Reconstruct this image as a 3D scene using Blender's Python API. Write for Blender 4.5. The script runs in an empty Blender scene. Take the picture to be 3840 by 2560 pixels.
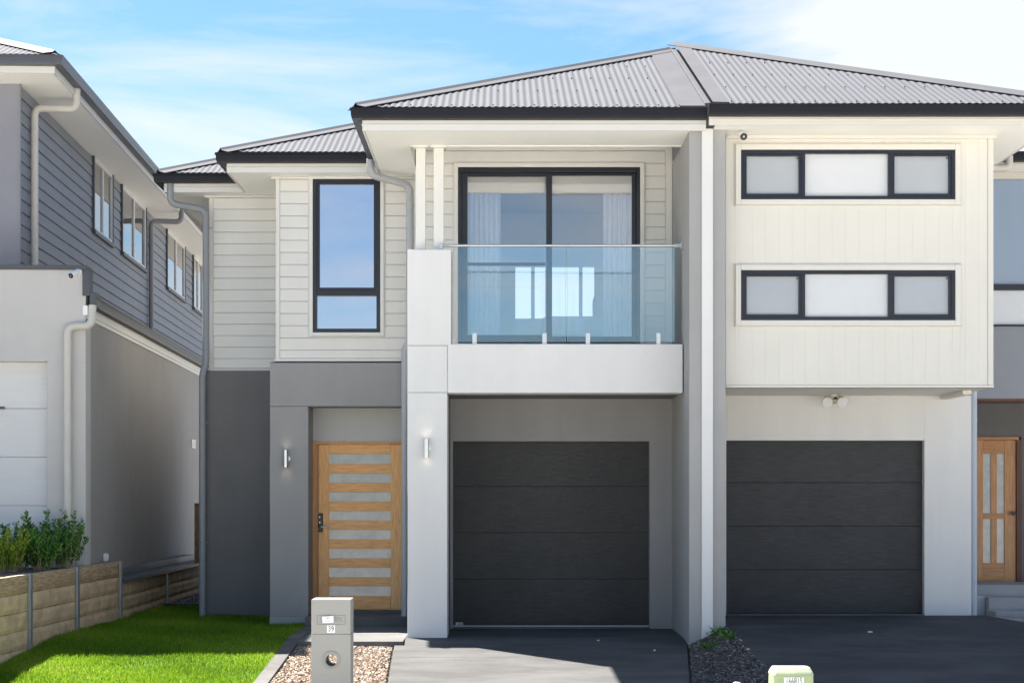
import bpy, math, random
import numpy as np
from mathutils import Vector, Matrix, Euler

random.seed(7)
rng = np.random.default_rng(11)
scene = bpy.context.scene
COL = scene.collection

# ------------------------------------------------------------------ camera
cam_d = bpy.data.cameras.new('camera')
cam = bpy.data.objects.new('camera', cam_d); COL.objects.link(cam)
cam.location = (0, 0, 1.62)
cam.rotation_euler = (math.radians(90), 0, 0)
cam_d.sensor_width = 36; cam_d.sensor_fit = 'HORIZONTAL'
cam_d.lens = 58.78
cam_d.shift_x = 0.0089
cam_d.shift_y = 0.1505
cam_d.clip_end = 3000
scene.camera = cam

# ------------------------------------------------------------------ sun, sky, exposure
SUN = Vector((-0.468, 0.395, 1.0)).normalized()       # direction towards the sun
SUN_EL = math.asin(SUN.z); SUN_AZ = math.atan2(SUN.x, SUN.y)
sd = bpy.data.lights.new('sun', 'SUN'); sd.energy = 5.0; sd.angle = math.radians(0.53); sd.color = (1.0, 0.95, 0.87)
sun = bpy.data.objects.new('sun', sd); COL.objects.link(sun)
sun.location = (-20, 30, 40)
sun.rotation_euler = SUN.to_track_quat('Z', 'Y').to_euler()

world = bpy.data.worlds.new('World'); scene.world = world; world.use_nodes = True
wn = world.node_tree; wn.nodes.clear()
def wnode(t, **k):
    n = wn.nodes.new(t)
    for a, b in k.items(): setattr(n, a, b)
    return n
w_out = wnode('ShaderNodeOutputWorld'); w_bg = wnode('ShaderNodeBackground')
w_sky = wnode('ShaderNodeTexSky', sky_type='NISHITA', sun_disc=False)
w_sky.sun_elevation = SUN_EL; w_sky.sun_rotation = SUN_AZ
w_sky.altitude = 0; w_sky.air_density = 1.0; w_sky.dust_density = 0.3; w_sky.ozone_density = 4.0
w_tc = wnode('ShaderNodeTexCoord')
w_map = wnode('ShaderNodeMapping'); w_map.inputs['Scale'].default_value = (2.2, 2.2, 9.0); w_map.inputs['Location'].default_value = (0.2, 4.4, 1.5)
w_noi = wnode('ShaderNodeTexNoise'); w_noi.inputs['Scale'].default_value = 1.7; w_noi.inputs['Detail'].default_value = 9; w_noi.inputs['Roughness'].default_value = 0.6; w_noi.inputs['Distortion'].default_value = 0.5
w_ramp = wnode('ShaderNodeValToRGB')
w_ramp.color_ramp.elements[0].position = 0.47; w_ramp.color_ramp.elements[0].color = (0, 0, 0, 1)
w_ramp.color_ramp.elements[1].position = 0.80; w_ramp.color_ramp.elements[1].color = (1, 1, 1, 1)
# one broad cumulus bank to the right of the roof ridge
w_dot = wnode('ShaderNodeVectorMath', operation='DOT_PRODUCT')
cd = Vector((0.27, 1.0, 0.262)).normalized(); w_dot.inputs[1].default_value = cd
w_nrm = wnode('ShaderNodeVectorMath', operation='NORMALIZE')
w_mr = wnode('ShaderNodeMapRange'); w_mr.inputs['From Min'].default_value = 0.990; w_mr.inputs['From Max'].default_value = 0.9985; w_mr.inputs['To Max'].default_value = 0.33
w_add = wnode('ShaderNodeMath', operation='ADD')
w_mul = wnode('ShaderNodeMath', operation='MULTIPLY'); w_mul.inputs[1].default_value = 0.85
w_mix = wnode('ShaderNodeMix', data_type='RGBA')
w_mix.inputs['B'].default_value = (5.5, 5.5, 5.6, 1)
L = wn.links.new
L(w_tc.outputs['Generated'], w_map.inputs['Vector']); L(w_map.outputs[0], w_noi.inputs['Vector'])
L(w_tc.outputs['Generated'], w_nrm.inputs[0]); L(w_nrm.outputs[0], w_dot.inputs[0]); L(w_dot.outputs['Value'], w_mr.inputs['Value'])
L(w_noi.outputs['Fac'], w_add.inputs[0]); L(w_mr.outputs[0], w_add.inputs[1])
L(w_ramp.outputs['Color'], w_mul.inputs[0])
w_tint = wnode('ShaderNodeMix', data_type='RGBA', blend_type='MULTIPLY'); w_tint.inputs['Factor'].default_value = 1.0; w_tint.inputs['B'].default_value = (.80, .96, 1.0, 1)
L(w_mul.outputs[0], w_mix.inputs['Factor']); L(w_sky.outputs[0], w_tint.inputs['A']); L(w_tint.outputs['Result'], w_mix.inputs['A'])
w_sep = wnode('ShaderNodeSeparateXYZ'); w_hz = wnode('ShaderNodeMapRange'); w_add2 = wnode('ShaderNodeMath', operation='ADD')
w_hz.inputs['From Min'].default_value = 0.29; w_hz.inputs['From Max'].default_value = 0.18; w_hz.inputs['To Max'].default_value = 0.15
L(w_nrm.outputs[0], w_sep.inputs[0]); L(w_sep.outputs['Z'], w_hz.inputs['Value']); L(w_add.outputs[0], w_add2.inputs[0]); L(w_hz.outputs[0], w_add2.inputs[1])
L(w_add2.outputs[0], w_ramp.inputs['Fac'])
L(w_mix.outputs['Result'], w_bg.inputs['Color']); L(w_bg.outputs[0], w_out.inputs['Surface'])
w_bg.inputs['Strength'].default_value = 0.05

vs = scene.view_settings
vs.view_transform = 'Standard'; vs.look = 'None'; vs.gamma = 1.0; vs.use_curve_mapping = False
vs.exposure = 1.95
scene.render.engine = 'CYCLES'
scene.cycles.use_denoising = True
scene.cycles.max_bounces = 8; scene.cycles.transparent_max_bounces = 16
scene.cycles.sample_clamp_indirect = 6

# ------------------------------------------------------------------ helpers
F = 3840.0
def U(px, D): return (px - 1155.0) * D / F           # lateral position of a point of the photo at distance D
def V(py, D): return 1.62 + (1138.0 - py) * D / F    # height of a point of the photo at distance D

MATS = {}
def mat(name, col, rough=0.6, var=0.06, scale=6.0, bump=0.0, bscale=120.0, metal=0.0, spec=0.4, stretch=None, coat=0.0, grain=None, streak=0.0, speck=0.0, stain=0.0):
    if name in MATS: return MATS[name]
    m = bpy.data.materials.new(name); m.use_nodes = True
    nt = m.node_tree; b = nt.nodes['Principled BSDF']
    b.inputs['Roughness'].default_value = rough; b.inputs['Metallic'].default_value = metal
    b.inputs['Specular IOR Level'].default_value = spec; b.inputs['Coat Weight'].default_value = coat
    tc = nt.nodes.new('ShaderNodeTexCoord'); mp = nt.nodes.new('ShaderNodeMapping')
    if stretch: mp.inputs['Scale'].default_value = stretch
    nt.links.new(tc.outputs['Object'], mp.inputs['Vector'])
    n = nt.nodes.new('ShaderNodeTexNoise'); n.inputs['Scale'].default_value = scale; n.inputs['Detail'].default_value = 6; n.inputs['Roughness'].default_value = 0.6
    nt.links.new(mp.outputs[0], n.inputs['Vector'])
    r = nt.nodes.new('ShaderNodeValToRGB')
    r.color_ramp.elements[0].position = 0.3; r.color_ramp.elements[1].position = 0.7
    c2 = grain if grain else col
    r.color_ramp.elements[0].color = tuple(max(0, c * (1 - var)) for c in c2) + (1,)
    r.color_ramp.elements[1].color = tuple(min(1, c * (1 + var)) for c in col) + (1,)
    nt.links.new(n.outputs['Fac'], r.inputs['Fac']); last = r.outputs['Color']
    def modulate(last, scl, detail, amt, st=(1, 1, 1), lo=.35, hi=.65):
        m2 = nt.nodes.new('ShaderNodeMapping'); m2.inputs['Scale'].default_value = st; m2.inputs['Location'].default_value = (3.7, 1.3, 9.1)
        nt.links.new(tc.outputs['Object'], m2.inputs['Vector'])
        q = nt.nodes.new('ShaderNodeTexNoise'); q.inputs['Scale'].default_value = scl; q.inputs['Detail'].default_value = detail; q.inputs['Roughness'].default_value = .65
        nt.links.new(m2.outputs[0], q.inputs['Vector'])
        mr = nt.nodes.new('ShaderNodeMapRange'); mr.inputs['From Min'].default_value = lo; mr.inputs['From Max'].default_value = hi
        mr.inputs['To Min'].default_value = 1-amt; mr.inputs['To Max'].default_value = 1+amt*.6
        nt.links.new(q.outputs['Fac'], mr.inputs['Value'])
        mx = nt.nodes.new('ShaderNodeVectorMath'); mx.operation = 'SCALE'
        nt.links.new(last, mx.inputs[0]); nt.links.new(mr.outputs[0], mx.inputs['Scale']); return mx.outputs[0]
    if streak: last = modulate(last, 2.2, 5, streak, (1.6, 1.6, .16))
    if stain: last = modulate(last, .9, 4, stain, (1, 2.2, 1), .4, .6)
    if speck: last = modulate(last, 160, 2, speck)
    nt.links.new(last, b.inputs['Base Color'])
    if bump > 0:
        n2 = nt.nodes.new('ShaderNodeTexNoise'); n2.inputs['Scale'].default_value = bscale; n2.inputs['Detail'].default_value = 4
        nt.links.new(mp.outputs[0], n2.inputs['Vector'])
        bp = nt.nodes.new('ShaderNodeBump'); bp.inputs['Strength'].default_value = bump; bp.inputs['Distance'].default_value = 0.01
        nt.links.new(n2.outputs['Fac'], bp.inputs['Height']); nt.links.new(bp.outputs[0], b.inputs['Normal'])
    MATS[name] = m
    return m

def glass_mat(name, tint, refl, rough=0.0, rcol=(1, 1, 1), ripple=0.0):
    m = bpy.data.materials.new(name); m.use_nodes = True
    nt = m.node_tree; nt.nodes.clear()
    o = nt.nodes.new('ShaderNodeOutputMaterial'); mx = nt.nodes.new('ShaderNodeMixShader')
    t = nt.nodes.new('ShaderNodeBsdfTransparent'); t.inputs['Color'].default_value = tint + (1,)
    g = nt.nodes.new('ShaderNodeBsdfGlossy'); g.inputs['Roughness'].default_value = rough; g.inputs['Color'].default_value = rcol + (1,)
    lw = nt.nodes.new('ShaderNodeFresnel'); lw.inputs['IOR'].default_value = 1.5
    ad = nt.nodes.new('ShaderNodeMath'); ad.operation = 'ADD'; ad.inputs[1].default_value = refl; ad.use_clamp = True
    nt.links.new(lw.outputs[0], ad.inputs[0]); nt.links.new(ad.outputs[0], mx.inputs[0])
    if ripple:
        tc = nt.nodes.new('ShaderNodeTexCoord'); n = nt.nodes.new('ShaderNodeTexNoise'); n.inputs['Scale'].default_value = 1.7
        nt.links.new(tc.outputs['Object'], n.inputs['Vector'])
        bp = nt.nodes.new('ShaderNodeBump'); bp.inputs['Strength'].default_value = ripple; bp.inputs['Distance'].default_value = 0.02
        nt.links.new(n.outputs['Fac'], bp.inputs['Height']); nt.links.new(bp.outputs[0], g.inputs['Normal'])
    nt.links.new(t.outputs[0], mx.inputs[1]); nt.links.new(g.outputs[0], mx.inputs[2]); nt.links.new(mx.outputs[0], o.inputs['Surface'])
    return m

class MB:
    def __init__(s): s.v = []; s.f = []; s.smooth = False
    def box(s, x0, x1, y0, y1, z0, z1):
        n = len(s.v)
        s.v += [(x0,y0,z0),(x1,y0,z0),(x1,y1,z0),(x0,y1,z0),(x0,y0,z1),(x1,y0,z1),(x1,y1,z1),(x0,y1,z1)]
        s.f += [(n,n+3,n+2,n+1),(n+4,n+5,n+6,n+7),(n,n+1,n+5,n+4),(n+1,n+2,n+6,n+5),(n+2,n+3,n+7,n+6),(n+3,n,n+4,n+7)]
        return s
    def poly(s, pts):
        n = len(s.v); s.v += [tuple(p) for p in pts]; s.f.append(tuple(range(n, n+len(pts)))); return s
    def prism(s, pts, d):
        """closed polygon pts (3D) extruded by vector d"""
        n = len(s.v); k = len(pts); d = Vector(d)
        s.v += [tuple(p) for p in pts] + [tuple(Vector(p)+d) for p in pts]
        s.f.append(tuple(range(n, n+k))[::-1]); s.f.append(tuple(range(n+k, n+2*k)))
        for i in range(k):
            j = (i+1) % k; s.f.append((n+i, n+j, n+k+j, n+k+i))
        return s
    def sweep(s, path, prof):
        """profile (out, z) swept along a plan path with mitred corners; outward = right of travel"""
        P = [Vector((p[0], p[1])) for p in path]; k = len(prof); n0 = len(s.v)
        for i, p in enumerate(P):
            d1 = (P[i]-P[i-1]).normalized() if i > 0 else None
            d2 = (P[i+1]-P[i]).normalized() if i < len(P)-1 else None
            n1 = Vector((d1.y, -d1.x)) if d1 else None; n2 = Vector((d2.y, -d2.x)) if d2 else None
            if n1 and n2: m = (n1+n2); m = m / m.dot(n1)
            else: m = n1 or n2
            for (o, z) in prof: s.v.append((p.x+m.x*o, p.y+m.y*o, z))
        for i in range(len(P)-1):
            for j in range(k):
                a = n0+i*k+j; b = n0+i*k+(j+1) % k; s.f.append((a, b, b+k, a+k))
        s.f.append(tuple(n0+j for j in range(k))[::-1]); e = n0+(len(P)-1)*k
        s.f.append(tuple(e+j for j in range(k))); return s
    def tube(s, path, r, seg=14, caps=True):
        P = [Vector(p) for p in path]; n0 = len(s.v)
        ref = None
        for i, p in enumerate(P):
            if i == 0: t = P[1]-P[0]
            elif i == len(P)-1: t = P[-1]-P[-2]
            else: t = (P[i+1]-P[i]).normalized()+(P[i]-P[i-1]).normalized()
            t.normalize()
            if ref is None:
                ref = Vector((0,1,0)) if abs(t.y) < .9 else Vector((1,0,0))
            a = (ref - t*ref.dot(t)).normalized(); b = t.cross(a); ref = a
            rr = r[i] if isinstance(r, (list, tuple)) else r
            for k in range(seg):
                an = 2*math.pi*k/seg; s.v.append(tuple(p + a*rr*math.cos(an) + b*rr*math.sin(an)))
        for i in range(len(P)-1):
            for k in range(seg):
                a = n0+i*seg+k; b = n0+i*seg+(k+1) % seg; s.f.append((a, b, b+seg, a+seg))
        if caps:
            s.f.append(tuple(n0+k for k in range(seg))[::-1]); e = n0+(len(P)-1)*seg; s.f.append(tuple(e+k for k in range(seg)))
        s.smooth = True
        return s
    def build(s, name, m, parent=None, bevel=0.0, local=False, smooth=None):
        me = bpy.data.meshes.new(name); me.from_pydata(s.v, [], s.f); me.update()
        import bmesh
        bm = bmesh.new(); bm.from_mesh(me); bmesh.ops.recalc_face_normals(bm, faces=bm.faces); bm.to_mesh(me); bm.free()
        me.materials.append(m)
        o = bpy.data.objects.new(name, me); COL.objects.link(o)
        if parent:
            o.parent = parent
            if not local: o.matrix_parent_inverse = wmat(parent).inverted()
        if smooth if smooth is not None else s.smooth:
            me.polygons.foreach_set('use_smooth', [True]*len(me.polygons))
            md = o.modifiers.new('edges', 'EDGE_SPLIT'); md.split_angle = math.radians(40)
        if bevel:
            b = o.modifiers.new('bevel', 'BEVEL'); b.width = bevel; b.segments = 2; b.limit_method = 'ANGLE'
        return o

def wmat(o):
    M = Matrix.Identity(4); chain = []
    while o: chain.append(o); o = o.parent
    for q in reversed(chain):
        M = M @ q.matrix_parent_inverse @ Matrix.LocRotScale(q.location, q.rotation_euler, q.scale)
    return M

def tag(o, label=None, cat=None, group=None, kind=None):
    if label: o['label'] = label
    if cat: o['category'] = cat
    if group: o['group'] = group
    if kind: o['kind'] = kind
    return o
def empty(name, loc, rz=0, parent=None, local=False):
    o = bpy.data.objects.new(name, None); COL.objects.link(o)
    o.location = loc; o.rotation_euler = (0, 0, rz); o.empty_display_size = 0.2
    if parent:
        o.parent = parent
        if not local: o.matrix_parent_inverse = wmat(parent).inverted()
    return o
def bx(name, m, parent, x0, x1, y0, y1, z0, z1, bevel=0.0, local=False):
    return MB().box(x0, x1, y0, y1, z0, z1).build(name, m, parent, bevel, local)

def arc_path(pts, r, n=5):
    """round the corners of a 3D polyline"""
    P = [Vector(p) for p in pts]; out = [P[0]]
    for i in range(1, len(P)-1):
        a = (P[i-1]-P[i]); b = (P[i+1]-P[i]); rr = min(r, a.length*.49, b.length*.49)
        a = P[i]+a.normalized()*rr; b = P[i]+b.normalized()*rr
        for k in range(n+1):
            t = k/n; out.append(a*(1-t)**2 + P[i]*2*t*(1-t) + b*t*t)
    out.append(P[-1]); return out

def corrugated(name, m, parent, x0, x1, lo, hi, y0, z0, slope, local=False, amp=0.0048, wave=0.076):
    """corrugated sheet facing the street: z = z0 + slope*(y-y0), ribs running up the slope"""
    n = int((x1-x0)/wave*8)+1
    mb = MB(); cols = []
    for i in range(n+1):
        x = x0+(x1-x0)*i/n; a, b = lo(x), hi(x)
        if b < a+.01: b = a+.01
        c = amp*math.cos(2*math.pi*x/wave)
        mb.v += [(x, a, z0+slope*(a-y0)+c), (x, b, z0+slope*(b-y0)+c)]
    for i in range(n):
        mb.f.append((2*i, 2*i+2, 2*i+3, 2*i+1))
    mb.smooth = True
    return mb.build(name, m, parent, 0, local)

def hip_cap(name, m, parent, p0, p1, n1, n2, w=0.15, up=0.035, local=False):
    """folded ridge capping over the edge p0-p1; n1, n2 = normals of the two roof planes"""
    p0, p1 = Vector(p0), Vector(p1); d = (p1-p0).normalized(); mb = MB(); zz = Vector((0,0,1))
    n1 = Vector(n1).normalized(); n2 = Vector(n2).normalized()
    f1 = n1.cross(d); f1.normalize(); f2 = n2.cross(d); f2.normalize()
    if f1.z > 0: f1 = -f1
    if f2.z > 0: f2 = -f2
    A = [p + zz*up for p in (p0, p1)]; rows = []
    for p in (p0, p1):
        rows.append([p+f1*w+n1*.012, p+f1*w+n1*.02, p+f1*.03+n1*.022, p+zz*(up+.012), p+f2*.03+n2*.022, p+f2*w+n2*.02])
    for r in rows: mb.v += [tuple(q) for q in r]
    k = 6
    for j in range(k-1): mb.f.append((j, j+1, j+1+k, j+k))
    return mb.build(name, m, parent, 0, local)

def plate_hole(mb, x0, x1, z0, z1, y0, y1, cx, cz, r, seg=40):
    """rectangular block in x,z with a round hole running through y"""
    n0 = len(mb.v)
    def outer(an):
        c, s_ = math.cos(an), math.sin(an)
        tx = ((x1-cx) if c > 0 else (x0-cx))/c if abs(c) > 1e-9 else 1e9
        tz = ((z1-cz) if s_ > 0 else (z0-cz))/s_ if abs(s_) > 1e-9 else 1e9
        t = min(tx, tz); return cx+c*t, cz+s_*t
    angs = sorted([2*math.pi*k/seg for k in range(seg)] + [math.atan2(z-cz, x-cx) % (2*math.pi) for x in (x0,x1) for z in (z0,z1)])
    k = len(angs)
    for y in (y0, y1):
        for an in angs: ox, oz = outer(an); mb.v.append((ox, y, oz))
        for an in angs: mb.v.append((cx+r*math.cos(an), y, cz+r*math.sin(an)))
    for i in range(k):
        j = (i+1) % k
        mb.f.append((n0+i, n0+j, n0+k+j, n0+k+i)); mb.f.append((n0+2*k+i, n0+3*k+i, n0+3*k+j, n0+2*k+j))
        mb.f.append((n0+i, n0+2*k+i, n0+2*k+j, n0+j)); mb.f.append((n0+k+i, n0+k+j, n0+3*k+j, n0+3*k+i))
    return mb

def text_obj(name, body, size, loc, m, parent, sx=1.0):
    cu = bpy.data.curves.new(name, 'FONT'); cu.body = body; cu.size = size; cu.extrude = 0.0008
    cu.align_x = 'CENTER'; cu.align_y = 'CENTER'
    t = bpy.data.objects.new(name+'_tmp', cu); COL.objects.link(t)
    bpy.context.view_layer.update()
    dg = bpy.context.evaluated_depsgraph_get()
    me = bpy.data.meshes.new_from_object(t.evaluated_get(dg)); bpy.data.objects.remove(t)
    M = Matrix.Translation(loc) @ Matrix.Rotation(math.pi/2, 4, 'X') @ Matrix.Diagonal((sx, 1, 1, 1))
    me.transform(M); me.materials.clear(); me.materials.append(m)
    o = bpy.data.objects.new(name, me); COL.objects.link(o); o.parent = parent; o.matrix_parent_inverse = wmat(parent).inverted()
    return o

def boards(parent, m, x0, x1, z0, z1, y, pitch, openings=(), gap=0.004, thick=0.02, axis='x', local=False, lap=0.0, joints=None, name='weatherboard'):
    """individual horizontal cladding boards; axis 'x': face towards -y, axis 'y': face towards +x"""
    z = z1; i = 0
    while z > z0+0.02:
        a = max(z-pitch, z0); segs = [(x0, x1)]
        for (ox0, ox1, oz0, oz1) in openings:
            if a < oz1-.005 and z > oz0+.005:
                ns = []
                for (p, q) in segs:
                    if ox1 <= p or ox0 >= q: ns.append((p, q)); continue
                    if ox0-p > .01: ns.append((p, ox0))
                    if q-ox1 > .01: ns.append((ox1, q))
                segs = ns
        if joints:
            ns = []
            for (p, q) in segs:
                j = x0+joints[i % len(joints)]*(x1-x0)
                if p+.3 < j < q-.3: ns += [(p, j-.0015), (j+.0015, q)]
                else: ns.append((p, q))
            segs = ns
        for (p, q) in segs:
            b = a+gap
            pr = [(0, b), (thick+lap-.004, b), (thick+lap, b+.004), (thick, z-.012), (thick-.005, z-.002), (0, z-.002)]
            if axis == 'x': pts = [(p, y-t, zz) for t, zz in pr]; d = (q-p, 0, 0)
            else: pts = [(y+t, p, zz) for t, zz in pr]; d = (0, q-p, 0)
            MB().prism(pts, d).build(name, m, parent, 0, local)
        z -= pitch; i += 1

def frame4(mb, x0, x1, z0, z1, y0, y1, w, wt=None, wb=None):
    wt = wt or w; wb = wb or w
    mb.box(x0, x0+w, y0, y1, z0, z1).box(x1-w, x1, y0, y1, z0, z1)
    mb.box(x0+w, x1-w, y0, y1, z1-wt, z1).box(x0+w, x1-w, y0, y1, z0, z0+wb); return mb

def downpipe(parent, m, pts, r=0.045, local=False, brackets=(), bdir=(0, 1, 0)):
    o = MB().tube(arc_path(pts, r*2.2), r).build('downpipe', m, parent, 0, local)
    for (p) in brackets:
        x, y, z = p; b = MB()
        b.tube([(x, y, z-.012), (x, y, z+.012)], r+.005)
        e = Vector(p)+Vector(bdir)*(r+.035); b.tube([p, tuple(e)], .008, 6)
        bo = b.build('pipe_bracket', m, o, 0, True)
        if not local: bo.matrix_parent_inverse = wmat(o).inverted()
    return o

# ------------------------------------------------------------------ materials
white   = mat('white_render', (.70,.692,.685), .75, .02, 1.2, .2, 200, streak=0.025, speck=.03)
offwh   = mat('off_white_board', (.69,.68,.65), .55, .02, 3, streak=0.015)
cream   = mat('cream_panel', (.69,.665,.605), .55, .02, 2, streak=0.015)
creamt  = mat('cream_trim', (.67,.648,.595), .5, .015, 3)
board   = mat('pale_weatherboard', (.68,.665,.635), .55, .025, 2.5, .05, 60, streak=0.018)
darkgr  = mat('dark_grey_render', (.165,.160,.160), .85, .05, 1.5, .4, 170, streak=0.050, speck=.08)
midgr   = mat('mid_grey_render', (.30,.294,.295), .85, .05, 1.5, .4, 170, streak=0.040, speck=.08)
ltgr    = mat('light_grey_render', (.52,.518,.525), .85, .04, 1.5, .4, 170, streak=0.030, speck=.06)
partygr = mat('party_wall_render', (.365,.36,.355), .85, .04, 1.5, .45, 170, streak=0.040, speck=.08)
soffm   = mat('soffit_paint', (.88,.87,.83), .6, .012, 2)
fascm   = mat('fascia_paint', (.66,.652,.628), .45, .012, 2)
guttm   = mat('gutter_dark_steel', (.011,.012,.018), .45, .08, 4, spec=.22)
roofm   = mat('corrugated_steel', (.098,.100,.112), .75, .05, 1.4, spec=.12)
roofcap = mat('roof_capping', (.098,.099,.108), .75, .08, 2, spec=.12)
blackal = mat('black_aluminium', (.010,.012,.022), .35, .05, 3, spec=.5)
garm    = mat('garage_panel_dark', (.040,.040,.040), .5, .24, 5.0, .5, 12, stretch=(1.0, 8, 17), stain=.12)
garm2   = mat('garage_panel_charcoal', (.034,.035,.039), .5, .24, 4.1, .5, 10, stretch=(1.3, 8, 14), stain=.15)
pipegr  = mat('pipe_grey_paint', (.40,.41,.43), .5, .03, 3)
pipedk  = mat('pipe_slate_paint', (.26,.275,.295), .5, .03, 3)
pipecr  = mat('pipe_beige_paint', (.55,.52,.48), .5, .03, 3)
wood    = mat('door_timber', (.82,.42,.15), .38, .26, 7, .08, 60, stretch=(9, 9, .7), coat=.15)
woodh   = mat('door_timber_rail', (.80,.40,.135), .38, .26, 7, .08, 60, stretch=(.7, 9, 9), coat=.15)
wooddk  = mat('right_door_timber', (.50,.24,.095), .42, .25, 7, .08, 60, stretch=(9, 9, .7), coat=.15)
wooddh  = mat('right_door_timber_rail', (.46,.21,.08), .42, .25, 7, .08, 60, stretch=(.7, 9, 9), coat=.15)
woodjm  = mat('door_jamb_timber', (.58,.29,.11), .42, .2, 7, .08, 60, stretch=(9, 9, .7), coat=.15)
steel   = mat('brushed_steel', (.62,.62,.63), .28, .04, 30, metal=1.0)
blackp  = mat('black_plastic', (.012,.012,.015), .25, .05, 5)
whitep  = mat('white_plastic', (.80,.80,.80), .4, .02, 5)
creamp  = mat('cream_plastic', (.66,.63,.57), .45, .03, 5)
concl   = mat('driveway_concrete', (.088,.087,.086), .8, .10, 1.6, .4, 140, stretch=(.5, 2.5, 1), stain=.24, speck=.3)
concr   = mat('right_driveway_concrete', (.058,.060,.066), .75, .14, 1.2, .4, 140, stretch=(.5, 2.5, 1), stain=.3, speck=.35)
pathc   = mat('path_concrete', (.13,.128,.124), .8, .1, 3, .3, 120, stain=.12, speck=.2)
porchc  = mat('porch_concrete', (.14,.138,.14), .8, .1, 3, .3, 90)
edgec   = mat('edging_concrete', (.125,.121,.116), .85, .15, 5, .4, 120, stain=.2, speck=.25)
soil    = mat('soil', (.09,.075,.06), .95, .3, 8, .6, 40)
turf    = mat('turf_base', (.08,.16,.015), .95, .35, 10, .5, 60)
groundm = mat('verge_ground', (.44,.41,.36), .95, .12, .6, .3, 30)  # unseen ground in front, paled so bounced sunlight fills the shaded facade
bounceroad    = mat('pale_bounce_road', (.36,.35,.33), .9, .1, 3, .4, 120)  # unseen road, lightened well past asphalt to bounce sun at the houses
blind   = mat('roller_blind', (.90,.88,.83), .8, .02, 3)
intw    = mat('interior_wall', (.82,.80,.80), .8, .02, 2)
intf    = mat('interior_carpet', (.25,.25,.26), .9, .1, 20)
linen   = mat('bed_linen', (.80,.81,.84), .9, .03, 6, .3, 14)
frost   = mat('frosted_pane', (.63,.65,.68), .18, .03, 4, spec=.6)
frostw  = mat('white_backed_pane', (.64,.65,.665), .12, .02, 4, spec=.6)
screen  = mat('screened_pane', (.41,.43,.46), .25, .03, 2, spec=.5)
doorgl  = mat('translucent_door_pane', (.48,.49,.475), .10, .14, 7, .06, 9, spec=.7)
dglass  = glass_mat('sliding_glass', (.98,.985,.99), .13, rcol=(.93,.95,1.0), ripple=.04)
wglass  = glass_mat('window_glass', (.6,.66,.8), .52, rcol=(.86,.91,1.0), ripple=.03)
bglass  = glass_mat('balustrade_glass', (.95,.985,.995), .085, rcol=(.74,.90,1.0))
bedge   = mat('glass_edge', (.25,.52,.50), .2, .05, 5)
nside   = mat('slate_weatherboard', (.215,.225,.255), .6, .06, 2.5, .15, 50, streak=0.025)
nfront  = mat('slate_render', (.24,.24,.275), .8, .04, 2, .2, 190)
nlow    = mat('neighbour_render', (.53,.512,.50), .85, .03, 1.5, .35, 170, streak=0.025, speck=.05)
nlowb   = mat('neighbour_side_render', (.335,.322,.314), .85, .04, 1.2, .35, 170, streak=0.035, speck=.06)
ngar    = mat('neighbour_garage_door', (.66,.655,.655), .6, .03, 3, .1, 30, stretch=(1, 1, 10))
capdk   = mat('charcoal_capping', (.075,.08,.095), .5, .05, 3)
alum    = mat('pale_window_aluminium', (.60,.60,.62), .4, .03, 3)
nglass  = glass_mat('neighbour_glass', (.5,.53,.57), .14)
sleepst = mat('sleeper_stone', (.64,.46,.29), .9, .12, 5, .5, 30, grain=(.50,.36,.225), speck=.15)
sleepwd = mat('sleeper_timber', (.50,.355,.215), .85, .2, 6, .5, 40, stretch=(8, .8, 8), grain=(.32,.22,.13))
galv    = mat('galvanised_steel', (.36,.38,.40), .45, .15, 12, metal=.6)
lbm     = mat('letterbox_paint', (.31,.305,.285), .55, .02, 4, .03, 120)
lbin    = mat('letterbox_recess', (.27,.265,.25), .55, .02, 4)
paper   = mat('paper', (.82,.82,.83), .7, .02, 6)
orange  = mat('orange_print', (.75,.42,.25), .7, .02, 6)
greenb  = mat('pillar_green', (.34,.41,.22), .6, .10, 9, .2, 60, speck=.1)
greent  = mat('pillar_green_top', (.42,.47,.31), .6, .10, 9, .2, 60, speck=.1)
ink     = mat('black_ink', (.01,.01,.01), .5, .02, 6)
stonep  = mat('paving_stone', (.33,.32,.31), .9, .2, 9, .6, 40)
stepc   = mat('step_concrete', (.38,.38,.39), .85, .08, 5, .3, 90)

# ------------------------------------------------------------------ ground levels
def gz(y):
    if y >= 19.1: return 0.0
    if y <= 8: return -0.888
    return -0.08*(19.1-y)
def rz(y):
    if y >= 18.6: return 0.17
    return max(.17-.14*(18.6-y), gz(y))

def strip(name, m, xl, xr, ys, zf, dz, thick=None, parent=None, kind='structure'):
    """ground sheet between x limits xl(y), xr(y) along stations ys"""
    mb = MB()
    for y in ys:
        mb.v += [(xl(y), y, zf(y)+dz), (xr(y), y, zf(y)+dz)]
    for i in range(len(ys)-1): mb.f.append((2*i, 2*i+1, 2*i+3, 2*i+2))
    if thick:
        n = len(mb.v); mb.v += [(a, b, c-thick) for a, b, c in mb.v[:n]]; k = len(ys)
        for i in range(k-1):
            mb.f += [(n+2*i, n+2*i+2, n+2*i+3, n+2*i+1), (2*i, 2*i+2, n+2*i+2, n+2*i), (2*i+1, n+2*i+1, n+2*i+3, 2*i+3)]
        mb.f += [(0, n, n+1, 1), (2*k-2, 2*k-1, n+2*k-1, n+2*k-2)]
    o = mb.build(name, m, parent)
    if kind: o['kind'] = kind
    return o
C = lambda c: (lambda y: c)
strip('ground', groundm, C(-600), C(600), [-600, 2.2, 8, 12, 15, 17, 19.1, 60, 900], lambda y: gz(y), -.07)
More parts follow.
